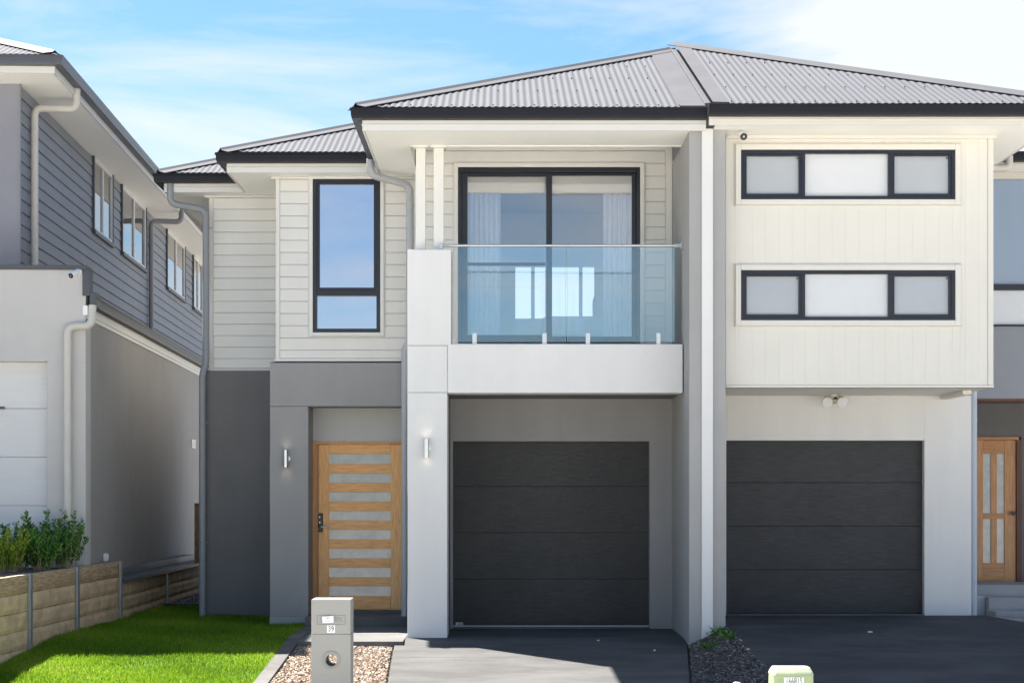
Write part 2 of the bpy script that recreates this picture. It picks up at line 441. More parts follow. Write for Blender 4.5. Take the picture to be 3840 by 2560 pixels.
strip('bounce_footpath', mat('bounce_footpath_tone', (.52,.50,.46), .9, .1, 3, .3, 60), C(-60), C(60), [8.0, 8.6, 11, 14.48], gz, .002, .1)  # unseen pale strip added to bounce sunlight onto the lower walls
strip('road', bounceroad, C(-80), C(80), [-6.5, 2.0], C(-.94), 0, .1)
strip('lawn', turf, lambda y: -5.2 if y > 15.4 else -5.3, C(-2.45), [14.5, 15.4, 17, 18, 19.1, 21.5, 24.6], gz, -.01)
strip('edging_strip', edgec, C(-2.445), C(-2.30), [14.5, 15.5, 17, 19.1, 20.6], gz, .012, .08)
strip('garden_bed', soil, C(-2.295), C(-1.10), [14.5, 15.5, 17, 18.58], gz, -.045)
mbed = MB()
mys = [14.5, 15, 16, 17, 18, 18.6, 19]
for y_ in mys: mbed.v += [(1.4, y_, gz(y_)-.05), (2.05-.1*max(0, 18.6-y_), y_, gz(y_)-.045), (2.46+.085*max(0, 18.4-y_)+.02, y_, rz(y_)-.04)]
for i in range(len(mys)-1):
    for j in (0, 1): mbed.f.append((3*i+j, 3*i+j+1, 3*i+3+j+1, 3*i+3+j))
mbed.build('mulch_bed', soil)['kind'] = 'structure'
strip('dim_bounce_sheet', mat('dim_bounce_ground', (.24,.225,.20), .95, .15, 2, .3, 40), C(-60), C(60), [29, 34, 90], gz, -.03)  # unseen sheet added to tone down light bounced between the houses
strip('side_yard_gravel_bed', soil, C(-5.05), C(-3.9), [24.7, 27, 33], gz, -.01)
# driveways: cast slabs with joints
dr = empty('driveway', (0.4, 17, 0)); dr['kind'] = 'structure'
xl = lambda y: -1.115-.035*(y-16) if y < 18.6 else -1.2
xr = lambda y: 2.05 if y > 18.6 else 2.05-.1*(18.6-y)
for ys in ([17.86, 18.4, 18.595], [14.5, 15.2, 16.4, 17.85]):
    strip('slab', concl, xl, xr, ys, gz, .0, .1, dr, None)
strip('slab', concl, C(-1.108), C(2.062), [18.597, 19.1], gz, .0, .1, dr, None)
strip('slab', concl, C(-.66), C(2.062), [19.102, 19.62, 20.5], gz, .0, .1, dr, None)
rd = empty('neighbour_driveway', (4, 17, 0)); rd['kind'] = 'structure'
rxl = lambda y: 2.46 if y > 18.4 else 2.46+.085*(18.4-y)
for ys in ([17.4, 18.0, 18.6, 20.3], [14.5, 15.2, 16.5, 17.39]):
    strip('slab', concr, rxl, lambda y: 5.86 if y > 19 else 5.86+.5*(19-y), ys, rz, .0, .12, rd, None)
# path slab and porch
bx('path_slab', pathc, None, -2.295, -1.112, 18.6, 19.64, -.12, .002, .004)['kind'] = 'structure'
bx('porch_slab', porchc, None, -2.445, -1.07, 19.65, 20.72, -.12, .000, .004)['kind'] = 'structure'
bx('garage_slab', pathc, None, -.62, 1.80, 20.385, 20.6, -.1, .012)['kind'] = 'structure'
bx('neighbour_yard', soil, None, -16, -5.26, 15.7, 20.62, -1.0, .74)['kind'] = 'structure'

# ------------------------------------------------------------------ glazed window builder
def window(parent, x0, x1, z0, z1, y, name='window', fw=.055, mull=(), trans=(), panes=None, frm=blackal, depth=.09, sash=(), local=False):
    w = empty(name, (x0, y, z0), 0, parent)
    mb = MB(); frame4(mb, x0, x1, z0, z1, y-.03, y+depth-.03, fw)
    for (a, b) in mull: mb.box(a, b, y-.028, y+depth-.03, z0+fw, z1-fw)
    mb.build('frame', frm, w, .003)
    return w
def glazing(w, x0, x1, z0, z1, y, m, name='pane', t=.006):
    return bx(name, m, w, x0, x1, y, y+t, z0, z1)
def architrave(parent, m, x0, x1, z0, z1, y, w=.07, t=.03):
    mb = MB(); frame4(mb, x0-w, x1+w, z0-w, z1+w, y-t, y+.01, w)
    frame4(mb, x0-w-.012, x1+w+.012, z0-w-.012, z1+w+.012, y-t+.012, y+.012, .011)
    return mb.build('architrave', m, parent, .004)

SL = 0.4267
NF = (0, -SL, 1); NL = (-SL, 0, 1); NR = (SL, 0, 1)
ZG = 5.88            # gutter lip level of both attached houses
DM, DMID, DL = 18.37, 20.77, 22.12       # gutter front lines of the three steps
XM, XMID, XLF = U(805, DM), U(495, DMID), U(352, DL)
XC, YA = 2.26, DM + (2.26-U(805, DM)); ZA = ZG+SL*(YA-DM)
REAR = 28.6
DP, DPW, DW, DMW, DLW = 19.10, 18.55, 20.40, 21.20, 22.52   # pillar, party wall, balcony wall, middle bay, left bay
ZS = 5.655

gut_prof = [(0,-.115),(-.012,-.0),(-.004,0),(.0,-.004),(.0,-.03),(.012,-.05),(.012,-.06)]
def gutter_profile(z, w=.115, h=.115):
    return [(-w, z-h), (-.012, z-h), (-.004, z-h+.03), (0, z-.03), (.008, z-.02), (.008, z), (-.004, z), (-.006, z-.025), (-.016, z-h+.012), (-w, z-h+.012)]

# ================================================================== HOUSE 1 (the townhouse in the middle)
H = empty('townhouse', (-.4, 20.4, 0))
tag(H, 'modern two-storey grey townhouse with glass balcony and slatted timber front door', 'house')
def part(name, m, x0, x1, y0, y1, z0, z1, bevel=0.0, parent=None): return bx(name, m, parent or H, x0, x1, y0, y1, z0, z1, bevel)

# pillar, parapet, upper blade
p = empty('pillar', (-.86, DP, 0), 0, H)
xp0, xp1, xpu = U(936, DP), U(1027, DP), U(1036, DP)
part('render_panel', white, xp0, xp1, DP, DP+.5, -.06, 2.797, .006, p)
part('render_panel', white, xp0, xp1, DP, DP+.5, 2.801, 3.332, .006, p)
part('render_panel', white, xp0, xpu, DP, DP+.5, 3.336, V(573, DP), .008, p)
part('parapet', white, xp1+.003, 2.055, DP+.001, DP+.36, V(902, DP), V(790, DP), .008)
part('balcony_floor', white, xp1+.01, 2.05, DP+.362, DW-.03, 2.83, 3.28)
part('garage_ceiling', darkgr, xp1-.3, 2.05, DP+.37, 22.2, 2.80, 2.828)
# party wall
pw = empty('party_wall', (2.2, DPW, 0), 0, H)
part('wall', partygr, U(1583, DPW), U(1612, DPW), DPW, 28, -.1, ZS+.02, .004, pw)
part('wall', partygr, U(1612, DPW), U(1636, DPW), DPW+.03, 28, -.1, ZS+.02, 0, pw)
part('joint_cover', white, U(1611, DPW)+.002, U(1637.5, DPW)-.002, DPW-.022, DPW+.028, -.12, ZS+.03, .004, pw)
XPW = U(1583, DPW)
# garage wall and reveal
gx0, gx1, gzt = U(1040, DW), U(1492, DW), V(1013, DW)
mb = MB().box(-.70, gx0, DW, DW+.25, -.05, 2.80).box(gx1, XPW-.002, DW, DW+.25, -.05, 2.80).box(gx0, gx1, DW, DW+.25, gzt, 2.80)
mb.build('garage_wall', midgr, H)
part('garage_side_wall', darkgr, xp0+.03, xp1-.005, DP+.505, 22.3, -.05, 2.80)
gd = empty('garage_door', ((gx0+gx1)/2, DW+.12, 0), 0, H)
ph = (gzt+.02-.035)/4
for i in range(4):
    part('door_panel', garm, gx0-.02, gx1+.02, DW+.12, DW+.16, .035+i*ph+.004, .035+(i+1)*ph-.003, .004, gd)
part('backing', blackp, gx0-.02, gx1+.02, DW+.163, DW+.18, .02, gzt+.03, 0, gd)
part('bottom_seal', pipegr, gx0, gx1, DW+.105, DW+.165, .012, .033, .004, gd)
pl = part('maker_plate', alum, U(1046, DW), U(1063, DW), DW+.114, DW+.121, V(1438, DW), V(1430, DW), .002, gd)
for i in range(3):
    MB().prism([(U(1050+i*4, DW)+.004, DW+.1125, V(1436.5, DW)), (U(1051.5+i*4, DW)+.004, DW+.1125, V(1436.5, DW)), (U(1054+i*4, DW), DW+.1125, V(1431.5, DW)), (U(1052.5+i*4, DW), DW+.1125, V(1431.5, DW))], (0, .002, 0)).build('print_mark', blackp, gd)

# balcony wall with weatherboards and sliding door
sx0, sx1, sz0, sz1 = U(1052, DW), U(1470, DW), V(789, DW), V(385, DW)
bw = part('balcony_wall', board, -1.06, sx0, DW+.02, DW+.15, 2.9, 5.98)
MB().box(sx1, XPW-.002, DW+.02, DW+.15, 2.9, 5.98).box(sx0, sx1, DW+.02, DW+.15, 2.9, sz0).box(sx0, sx1, DW+.02, DW+.15, sz1, 5.98).build('wall_backing', board, H)
boards(bw, board, -1.06, XPW-.09, 3.3, 5.98, DW+.02, .155, [(sx0-.05, sx1+.05, sz0-.2, sz1+.05)])
part('corner_stop', board, XPW-.085, XPW-.004, DW-.012, DW+.02, 3.29, 5.98, .004)
sl = empty('sliding_door', ((sx0+sx1)/2, DW, sz0), 0, H)
architrave(sl, board, sx0, sx1, sz0, sz1, DW-.002, .05)
mb = MB(); frame4(mb, sx0, sx1, sz0, sz1, DW-.02, DW+.10, .045, .06, .05); mb.build('frame', blackal, sl, .003)
xm0, xm1 = U(1253, DW), U(1268, DW)
mb = MB(); frame4(mb, sx0+.046, xm1, sz0+.051, sz1-.061, DW+.002, DW+.035, .07, .05, .055); mb.build('sash', blackal, sl, .003)
mb = MB(); frame4(mb, xm0, sx1-.046, sz0+.051, sz1-.061, DW+.045, DW+.078, .05, .03, .04); mb.build('sash', blackal, sl, .003)
ztr = V(606, DW)
part('transom_rail', blackal, sx0+.116, xm0, DW+.004, DW+.033, V(610, DW), V(603, DW), .003, sl)
glazing(sl, sx0+.116, xm1-.07, sz0+.106, sz1-.111, DW+.016, dglass)
glazing(sl, xm0+.05, sx1-.096, sz0+.091, sz1-.091, DW+.06, dglass)
for (a, b) in ((sx0+.10, xm0-.01), (xm0+.03, sx1-.08)):
    rb = MB().box(a, b, DW+.115, DW+.118, V(437, DW), sz1-.03).build('roller_blind', blind, sl)
    MB().tube([(a, DW+.117, V(438, DW)), (b, DW+.117, V(438, DW))], .011, 8).build('bottom_bar', whitep, sl)
# bedroom behind the sliding door (open to the light through its rear window)
YB = 23.9
rm = empty('bedroom', (.5, 22, 3.3), 0, H)
part('floor', intf, -1.0, 2.03, DW+.16, YB, 3.2, 3.3, 0, rm)
part('ceiling', whitep, -1.0, 2.03, DW+.16, YB, 5.83, 5.88, 0, rm)
part('side_wall', intw, -1.08, -1.0, DW+.16, YB, 3.2, 5.88, 0, rm)
part('side_wall', intw, 2.0, 2.03, DW+.16, YB, 3.3, 5.83, 0, rm)
rx0, rx1, rz0, rz1 = U(1178, YB), U(1371, YB), V(737, YB), V(607, YB)
MB().box(-1, rx0, YB, YB+.1, 3.2, 5.88).box(rx1, 2.03, YB, YB+.1, 3.2, 5.88).box(rx0, rx1, YB, YB+.1, 3.2, rz0).box(rx0, rx1, YB, YB+.1, rz1, 5.88).build('rear_wall', intw, rm)
mb = MB(); frame4(mb, rx0, rx1, rz0, rz1, YB+.01, YB+.09, .035)
for q in (1220, 1330): mb.box(U(q, YB), U(q+8, YB), YB+.01, YB+.09, rz0+.035, rz1-.035)
mb.build('rear_window_frame', whitep, rm)
part('wardrobe', intw, -.99, -.25, YB-.55, YB-.01, 3.3, 5.3, .005, rm)

def added_curtain(x0, x1, y, z0, z1, waves):  # pale hangings added to brighten the view through the sliding door
    mb = MB(); n = waves*8
    for i in range(n+1):
        t = i/n; x = x0+(x1-x0)*t; yy = y+.03*math.sin(2*math.pi*waves*t)+.01*math.sin(5.3*t)
        mb.v += [(x, yy, z0), (x, yy*1.0+.004, z1)]
    for i in range(n): mb.f.append((2*i, 2*i+2, 2*i+3, 2*i+1))
    mb.smooth = True; return mb.build('added_curtain', linen, rm)
added_curtain(U(1072, 20.75), U(1150, 20.75), 20.72, 3.32, V(440, 20.75), 7)
added_curtain(U(1385, 20.75), U(1462, 20.75), 20.72, 3.32, V(440, 20.75), 7)
# glass balustrade
yg = DP+.17
bal = empty('glass_balustrade', (.6, yg, V(790, DP)), 0, H)
zb, zt = V(785, yg), V(568, yg)
ga, gb_, gc = U(1050, yg), U(1301, yg), U(1549, yg)
for (a, b) in ((ga, gb_-.006), (gb_+.006, gc)):
    bx('glass_panel', bglass, bal, a, b, yg, yg+.012, zb+.0, zt)
    MB().box(a, a+.004, yg-.0005, yg+.0125, zb, zt).box(b-.004, b, yg-.0005, yg+.0125, zb, zt).build('glass_edge', bedge, bal)
zh = V(564, yg)
MB().tube([(U(1014, yg), yg+.006, zh), (XPW-.012, yg+.006, zh)], .016, 12).build('handrail', steel, bal)
MB().box(U(1012, yg)-.01, U(1014, yg)+.012, yg-.02, yg+.03, zh-.045, zh+.03).build('rail_bracket', steel, bal, .003)
MB().box(XPW-.02, XPW-.001, yg-.035, yg+.045, zh-.04, zh+.04).box(U(1549, yg), XPW-.02, yg-.012, yg+.024, zh-.02, zh+.02).build('rail_bracket', steel, bal, .003)
for px in (1090, 1250.5, 1350, 1512):
    x = U(px, yg); z = V(790, DP)
    MB().box(x-.026, x+.026, yg-.028, yg+.04, z+.008, z+.142).box(x-.055, x+.055, yg-.05, yg+.06, z+.0005, z+.008).build('spigot', steel, bal, .006)
# balcony posts
for a, b in ((955, 977), (996, 1019)):
    q = DP+.17
    po = part('balcony_post', offwh, U(a, q), U(b, q), q, q+.11, V(573, DP)+.001, ZS-.03, .004)
    part('post_cap', offwh, U(a-6, q), U(b+6, q), q-.03, q+.14, ZS-.03, ZS-.001, .003, po)

# middle bay
mxl = U(634, DMW)
wx0, wx1, wz0, wz1 = U(719, DMW), U(874, DMW), V(764, DMW), V(409, DMW)
zc = V(830, DMW)
MB().box(mxl+.02, wx0, DMW, DMW+.15, zc, ZS+.1).box(wx1, -1.0, DMW, DMW+.15, zc, ZS+.1).box(wx0, wx1, DMW, DMW+.15, zc, wz0).box(wx0, wx1, DMW, DMW+.15, wz1, ZS+.1).build('bay_wall', board, H)
bayw = part('bay_side_wall', board, mxl+.01, mxl+.11, DMW+.152, DLW+.1, 0, ZS+.05)
boards(bayw, board, mxl+.055, -1.0, zc+.035, ZS-.03, DMW, .1545, [(wx0-.06, wx1+.06, wz0-.06, wz1+.06)])
part('corner_stop', board, mxl, mxl+.05, DMW-.026, DMW+.05, zc+.03, ZS-.03, .003)
part('cladding_base_flashing', offwh, mxl-.02, -1.0, DMW-.05, DMW+.1, zc, zc+.032, .003)
part('scotia', fascm, mxl-.06, -1.0, DMW-.05, DMW+.001, ZS-.03, ZS-.002, .004)
wi = window(H, wx0, wx1, wz0, wz1, DMW, fw=.05)
zt1, zt0 = V(667, DMW), V(680, DMW)
part('transom', blackal, wx0+.05, wx1-.05, DMW-.028, DMW+.058, zt0, zt1, .003, wi)
mb = MB(); frame4(mb, wx0+.05, wx1-.05, zt1, wz1-.05, DMW-.015, DMW+.03, .035); mb.build('sash', blackal, wi, .003)
glazing(wi, wx0+.085, wx1-.085, zt1+.035, wz1-.085, DMW+.01, wglass)
glazing(wi, wx0+.05, wx1-.05, wz0+.05, zt0, DMW+.02, wglass)
architrave(wi, board, wx0, wx1, wz0, wz1, DMW-.016, .045)
part('roller_blind', blind, wx0+.05, wx1-.05, DMW+.12, DMW+.124, V(443, DMW), wz1, 0, wi)
st = MB().box(wx0-.3, wx1+.3, 23.0, 23.05, 3.2, 5.8).box(wx0-.35, wx0-.3, DMW+.16, 23.0, 3.2, 5.8).box(wx1+.3, wx1+.35, DMW+.16, 23.0, 3.2, 5.8)
st.box(wx0-.3, wx1+.3, DMW+.16, 23, 3.2, 3.25).box(wx0-.3, wx1+.3, DMW+.16, 23, 5.75, 5.8).build('study_room_shell', intw, H)
# lower storey of the middle bay: rendered frame round the recessed entry
YF, YD = 21.10, 21.60
ztop = V(834, YF); ex0, ezt = U(708, YF), V(933, YF)
exr = xp0+.02
fl = U(620, YF)
MB().box(fl, ex0, YF, YD+.15, -.1, ezt-.002).box(fl, exr+.0, YF, YD+.15, ezt+.002, ztop).build('entry_wall', midgr, H, .004)
MB().prism([(fl, YF, ztop+.001), (fl+.0, YF+.0, ztop+.005), (fl, DMW+.05, ztop+.03), (fl, DMW+.05, ztop+.001)], (exr-fl, 0, 0)).build('ledge_flashing', midgr, H)
part('plinth', partygr, fl-.004, ex0+.012, YF-.012, YF+.03, -.1, .085, .003)
dx0, dzt, dzb = U(718, YD), V(1014, YD), V(1400, YD)
part('door_head_wall', ltgr, ex0+.002, exr, YD-.0, YD+.12, dzt+.002, ezt+.002)
part('door_side_wall', ltgr, ex0+.002, dx0, YD, YD+.12, -.05, dzt+.002)
part('porch_step', pathc, ex0+.0, exr-.02, 20.73, YD+.1, -.05, .115, .006)
part('door_threshold', porchc, ex0+.004, exr-.022, YD-.12, YD+.1, .116, dzb-.008, .004)
fd = empty('front_door', (U(825, YD), YD, dzb), 0, H)
jx = U(727, YD)
part('jamb', woodjm, dx0, jx, YD-.02, YD+.1, dzb-.006, dzt, .003, fd)
part('jamb', woodjm, dx0, exr-.03, YD-.022, YD+.1, dzt-.032, dzt+.001, .003, fd)
part('jamb', woodjm, jx, jx+.014, YD-.008, YD+.02, dzb, dzt-.033, .003, fd)
lx0, lx1 = U(731, YD), U(926, YD)
gl0, gl1 = U(755, YD), U(897, YD)
part('stile', wood, lx0, gl0, YD+.02, YD+.06, dzb+.004, dzt-.036, .003, fd)
part('stile', wood, gl1, lx1, YD+.02, YD+.06, dzb+.004, dzt-.036, .003, fd)
gy = [(1042,1065),(1086.5,1108),(1129,1151),(1173,1194.5),(1216,1238.5),(1259.5,1281.5),(1303,1325),(1345.5,1368)]
prev = 1019
for a, b in gy + [(1399, None)]:
    part('rail', woodh, gl0+.001, gl1-.001, YD+.021, YD+.059, V(a, YD)+.001, V(prev, YD)-.001, .003, fd)
    if b:
        part('pane', doorgl, gl0-.004, gl1+.004, YD+.042, YD+.05, V(b, YD)-.004, V(a, YD)+.004, 0, fd); prev = b
lk = part('lock_body', blackp, U(727.5, YD)+.022, U(741.5, YD), YD-.008, YD+.019, V(1221, YD), V(1178, YD), .009, fd)
MB().tube(arc_path([(U(734.5, YD), YD-.008, V(1209, YD)), (U(734.5, YD), YD-.055, V(1209, YD)), (U(753, YD), YD-.055, V(1209, YD))], .02), .011, 10).build('lever_handle', steel, fd)
for py in (1187, 1199): MB().tube([(U(734.5, YD), YD-.0085, V(py, YD)), (U(734.5, YD), YD-.011, V(py, YD))], .008, 10).build('lock_button', steel, fd)

# left bay
lxl = U(481, DLW); zc2 = V(852, DLW)
lw = part('side_bay_wall', board, lxl+.02, mxl+.0, DLW, DLW+.15, zc2, ZS+.1)
boards(lw, board, lxl+.055, mxl+.012, zc2+.035, ZS-.03, DLW, .1545)
part('corner_stop', board, lxl, lxl+.05, DLW-.026, DLW+.05, zc2+.03, ZS-.03, .003)
part('cladding_base_flashing', offwh, lxl-.02, mxl+.009, DLW-.05, DLW+.1, zc2, zc2+.032, .003)
part('scotia', fascm, lxl-.06, mxl+.009, DLW-.05, DLW+.001, ZS-.03, ZS-.002, .004)
YL = DLW-.1
part('side_ground_wall', darkgr, U(470, YL), fl+.12, YL, YL+.3, -.1, zc2-.002, .004)
part('long_side_wall', darkgr, U(470, YL)+.001, U(470, YL)+.2, YL+.301, REAR, -.1, zc2-.01)
lsw = part('long_upper_side_wall', board, lxl+.01, lxl+.12, DLW+.151, REAR, zc2-.009, ZS+.05)
part('rear_wall', board, lxl+.13, 2.0, REAR-.12, REAR, -.1, 3.25)
# fascia, soffit, gutter
path = [(XLF, REAR+.4), (XLF, DL), (XMID, DL), (XMID, DMID), (XM, DMID), (XM, DM), (XC-.014, DM)]
fp = [(-.12, ZS-.002), (-.12, ZG-.03), (-.145, ZG-.03), (-.145, ZS+.012), (-.14, ZS-.002)]
MB().sweep(path, fp).build('fascia', fascm, H)
MB().sweep(path, [(-.112, ZS+.06), (-.112, ZS+.066), (-.119, ZS+.07), (-.119, ZS+.056)]).build('fascia_moulding', fascm, H)
MB().sweep(path, gutter_profile(ZG)).build('gutter', guttm, H)
i_ = .147
sf = empty('soffit', (0, 20, ZS), 0, H)
xa, xb, xc_ = XLF+i_, XMID+i_, XM+i_
MB().box(xa, 1.9, DL+i_, REAR+.2, ZS, ZS+.012).build('soffit_sheet', soffm, sf)
MB().box(xb, 1.9, DMID+i_, DL+i_-.002, ZS, ZS+.012).build('soffit_sheet', soffm, sf)
MB().box(xc_, XPW-.002, DM+i_, 19.27, ZS, ZS+.012).build('soffit_sheet', soffm, sf)
MB().box(xc_, -1.075, 19.272, DMID+i_-.002, ZS, ZS+.012).build('soffit_sheet', soffm, sf)
part('balcony_ceiling', soffm, -1.07, XPW-.004, 19.33, DW+.01, 5.99, 6.0, 0, sf)
part('bulkhead', soffm, -1.07, XPW-.004, 19.28, 19.32, ZS-.012, 6.0, .004, sf)
part('bulkhead', soffm, -1.12, -1.076, 19.33, DMID+.15, ZS+.013, 6.0, 0, sf)
part('upper_side_wall', board, -1.074, -.995, DW+.151, DMW+.2, 2.9, 5.99)
# roof planes
rf = empty('roof', (0, 24, ZG), 0, H)
ov = .05
corrugated('roof_sheet', roofm, rf, XM, 1.99, C(DM+ov), lambda x: DM+max(ov, x-XM), DM, ZG, SL)
corrugated('roof_sheet', roofm, rf, XMID, .6, lambda x: DMID+max(ov, x-XM), lambda x: DMID+max(ov, x-XMID), DMID, ZG, SL)
corrugated('roof_sheet', roofm, rf, XLF, .3, lambda x: DL+max(ov, x-XMID), lambda x: DL+max(ov, x-XLF), DL, ZG, SL)
zl = lambda x, x0: ZG+SL*(x-x0)
MB().poly([(XM, DM, ZG), (XC, YA, ZA), (XC, YA+DMID-DM, ZA), (XM, DMID, ZG)]).poly([(XMID, DMID, ZG), (XMID+3.94, DMID+3.94, zl(XMID+3.94, XMID)), (XMID+3.94, DL+3.94, zl(XMID+3.94, XMID)), (XMID, DL, ZG)]).poly([(XLF, DL, ZG), (XLF+3.94, DL+3.94, zl(XLF+3.94, XLF)), (XLF+3.94, REAR+.4, zl(XLF+3.94, XLF)), (XLF, REAR+.4, ZG)]).build('side_roof_sheet', roofm, rf)
MB().poly([(XLF+3.94, DL+3.94, ZA-.01), (XC, YA+2, ZA-.01), (XC, REAR+.4, ZA-.01), (XLF+3.94, REAR+.4, ZA-.01)]).poly([(XM, DMID, ZG+.02), (.37, DMID+2.05, ZG+.9), (XC, YA+2.4, ZA-.012), (XLF+3.9, DL+3.94, ZA-.012)]).build('rear_roof_sheet', roofm, rf)
def P3(x, y, y0): return (x, y, ZG+SL*(y-y0))
hip_cap('hip_cap', roofcap, rf, P3(XM+.05, DM+.05, DM), P3(XC-.03, YA-.03, DM), NF, NL)
hip_cap('hip_cap', roofcap, rf, P3(XMID+.05, DMID+.05, DMID), P3(XMID+3.0, DMID+3.0, DMID), NF, NL)
hip_cap('hip_cap', roofcap, rf, P3(XLF+.05, DL+.05, DL), P3(XLF+2.6, DL+2.6, DL), NF, NL)
up = Vector(NF).normalized()
def flash(x0, x1, y0e, dz, yref):
    pts = []
    for x, y in ((x0, y0e+.03), (x1, y0e+.03), (x1, yref+(x1-XM if x1 < XC+.01 else (2*XC-XM)-x1)-.02), (x0, yref+(x0-XM if x0 < XC+.01 else (2*XC-XM)-x0)-.02)):
        pts.append((x, y, ZG+SL*(y-yref)+dz))
    return MB().prism(pts, (0, 0, .004))
flash(1.94, XC-.004, DM, .012, DM).build('party_flashing', roofcap, rf)
fc = []
for x, y, d in ((XC-.035, DM+.04, .014), (XC+.03, DM+.04, .014), (XC+.03, YA-.02, .014), (XC-.035, YA-.02, .014)): fc.append((x, y, ZG+SL*(y-DM)+d))
MB().prism(fc, (0, 0, .03)).build('party_cap', roofcap, rf, .006)
# roof screws, one mesh
sc_ = MB()
for row, off in ((.09, 0), (.95, .5), (1.75, .2), (2.6, .7)):
    x = XM+.2+off*.1
    while x < 1.95:
        if x-XM > row+.12:
            y = DM+row; z = ZG+SL*row+.0095; sc_.box(x-.007, x+.007, y-.007, y+.007, z-.002, z+.009)
        x += .228
so = sc_.build('roof_screws', capdk, rf); so['kind'] = 'stuff'
# downpipes
yq = 21.02
downpipe(H, pipegr, [(U(845, 20.3), 20.66, ZG-.1), (U(845, 20.3), 20.66, 5.58), (U(941, 20.9)-.0, 20.9, 5.50), (U(941, 20.9), 20.95, 4.2), (U(941, 20.9), 20.95, V(786, 20.95)), (U(930, 20.95), 20.98, V(800, 20.95)), (U(930, 20.95), 20.98, .22), (U(930, 20.95), 20.98, .10), (U(921, 20.95), 20.86, .012)],
         .047, brackets=[(U(941, 20.9), 20.95, 5.25), (U(930, 20.95), 20.98, 2.9)])
downpipe(H, pipedk, [(U(390, 22.2), 22.24, ZG-.1), (U(390, 22.2), 22.24, 5.50), (U(473, 22.38), 22.38, 5.44), (U(473, 22.38), 22.38, V(838, 22.38)), (U(463.5, 22.3), 22.34, V(858, 22.3)), (U(463.5, 22.3), 22.34, -.05)],
         .045, brackets=[(U(473, 22.38), 22.38, 5.2), (U(463.5, 22.3), 22.34, 2.6), (U(463.5, 22.3), 22.34, 1.0)], bdir=(1, 0, 0))

# ================================================================== HOUSE 2 (attached, right)
R = empty('attached_townhouse', (4.2, 20, 0.15))
tag(R, 'attached townhouse with projecting cream panelled upper box over charcoal garage', 'house')
def rpart(name, m, x0, x1, y0, y1, z0, z1, bevel=0.0, parent=None): return bx(name, m, parent or R, x0, x1, y0, y1, z0, z1, bevel)
DG, DB, DRG = 18.2, 18.83, 20.3
bx0, bx1, bz0 = U(1667, DB), U(2281, DB), V(890, DB)
ZSR = 5.68
rpart('end_wall', partygr, U(1637.5, DPW)+.002, U(1667, DPW), DPW+.02, 28, -.1, ZSR, .004)
# box walls of vertical panels round two strip windows
wX0, wX1 = U(1701, DB), U(2193, DB)
W = [(V(459, DB), V(345, DB)), (V(736, DB), V(621, DB))]
bxw = MB().box(bx0, bx1, DB+.02, DB+.1, bz0, W[1][0]).box(bx0, bx1, DB+.02, DB+.1, W[1][1], W[0][0]).box(bx0, bx1, DB+.02, DB+.1, W[0][1], ZSR)
bxw.box(bx0, wX0, DB+.02, DB+.1, W[1][0], W[1][1]).box(wX1, bx1, DB+.02, DB+.1, W[1][0], W[1][1]).box(bx0, wX0, DB+.02, DB+.1, W[0][0], W[0][1]).box(wX1, bx1, DB+.02, DB+.1, W[0][0], W[0][1])
bxo = bxw.build('box_wall', cream, R)
pitch = .150
x = bx0+.0
k = 0
while x < bx1-.07:
    x2 = min(x+pitch, bx1-.062)
    full = (bz0+.03, ZSR-.01); cut = [(bz0+.03, W[1][0]-.06), (W[1][1]+.06, W[0][0]-.06), (W[0][1]+.06, ZSR-.01)]
    e0, e1 = wX0-.06, wX1+.06
    cols = [(x, x2, [full])]
    if x < e0 < x2: cols = [(x, e0, [full]), (e0, x2, cut)]
    elif x < e1 < x2: cols = [(x, e1, cut), (e1, x2, [full])]
    elif x2 > e0 and x < e1: cols = [(x, x2, cut)]
    for p0, p1, zs in cols:
      p0 += .0002; p1 -= .0002
      for a, b in zs:
        MB().prism([(p0, DB+.02, a), (p0, DB+.001, a), (p0+.0007, DB, a), (p1-.0007, DB, a), (p1, DB+.001, a), (p1, DB+.02, a)], (0, 0, b-a)).build('cladding_panel', cream, bxo)
    x += pitch; k += 1
rpart('corner_stop', creamt, bx1-.06, bx1, DB-.012, DB+.11, bz0+.03, ZSR-.01, .003)
rpart('base_trim', creamt, bx0, bx1+.004, DB-.016, DB+.1, bz0, bz0+.028, .003)
rpart('box_side_wall', cream, bx1-.11, bx1-.002, DB+.111, 21.0, bz0, ZSR)
rpart('box_floor', creamt, bx0, bx1-.112, DB+.102, 20.7, bz0+.001, bz0+.03)
rpart('scotia', creamt, bx0, bx1+.03, DB-.035, DB-.001, ZSR-.045, ZSR-.002, .006)
for z0, z1 in W:
    w = empty('strip_window', ((wX0+wX1)/2, DB, z0), 0, R)
    m1, m2, m3, m4 = U(1840, DB), U(1849, DB), U(2040, DB), U(2049, DB)
    mb = MB(); frame4(mb, wX0, wX1, z0, z1, DB-.012, DB+.08, .042)
    mb.box(m1, m2, DB-.010, DB+.08, z0+.042, z1-.042).box(m3, m4, DB-.010, DB+.08, z0+.042, z1-.042); mb.build('frame', blackal, w, .003)
    for a, b in ((wX0+.042, m1), (m4, wX1-.042)):
        mb = MB(); frame4(mb, a, b, z0+.042, z1-.042, DB-.004, DB+.04, .026); mb.build('sash', blackal, w, .003)
        glazing(w, a+.026, b-.026, z0+.068, z1-.068, DB+.03, screen, 'screened_pane')
        bx('window_catch', blackp, w, b-.05, b-.035, DB+.02, DB+.031, z1-.095, z1-.08)
    glazing(w, m2, m3, z0+.042, z1-.042, DB+.035, frostw)
    architrave(w, creamt, wX0, wX1, z0, z1, DB-.004, .06)
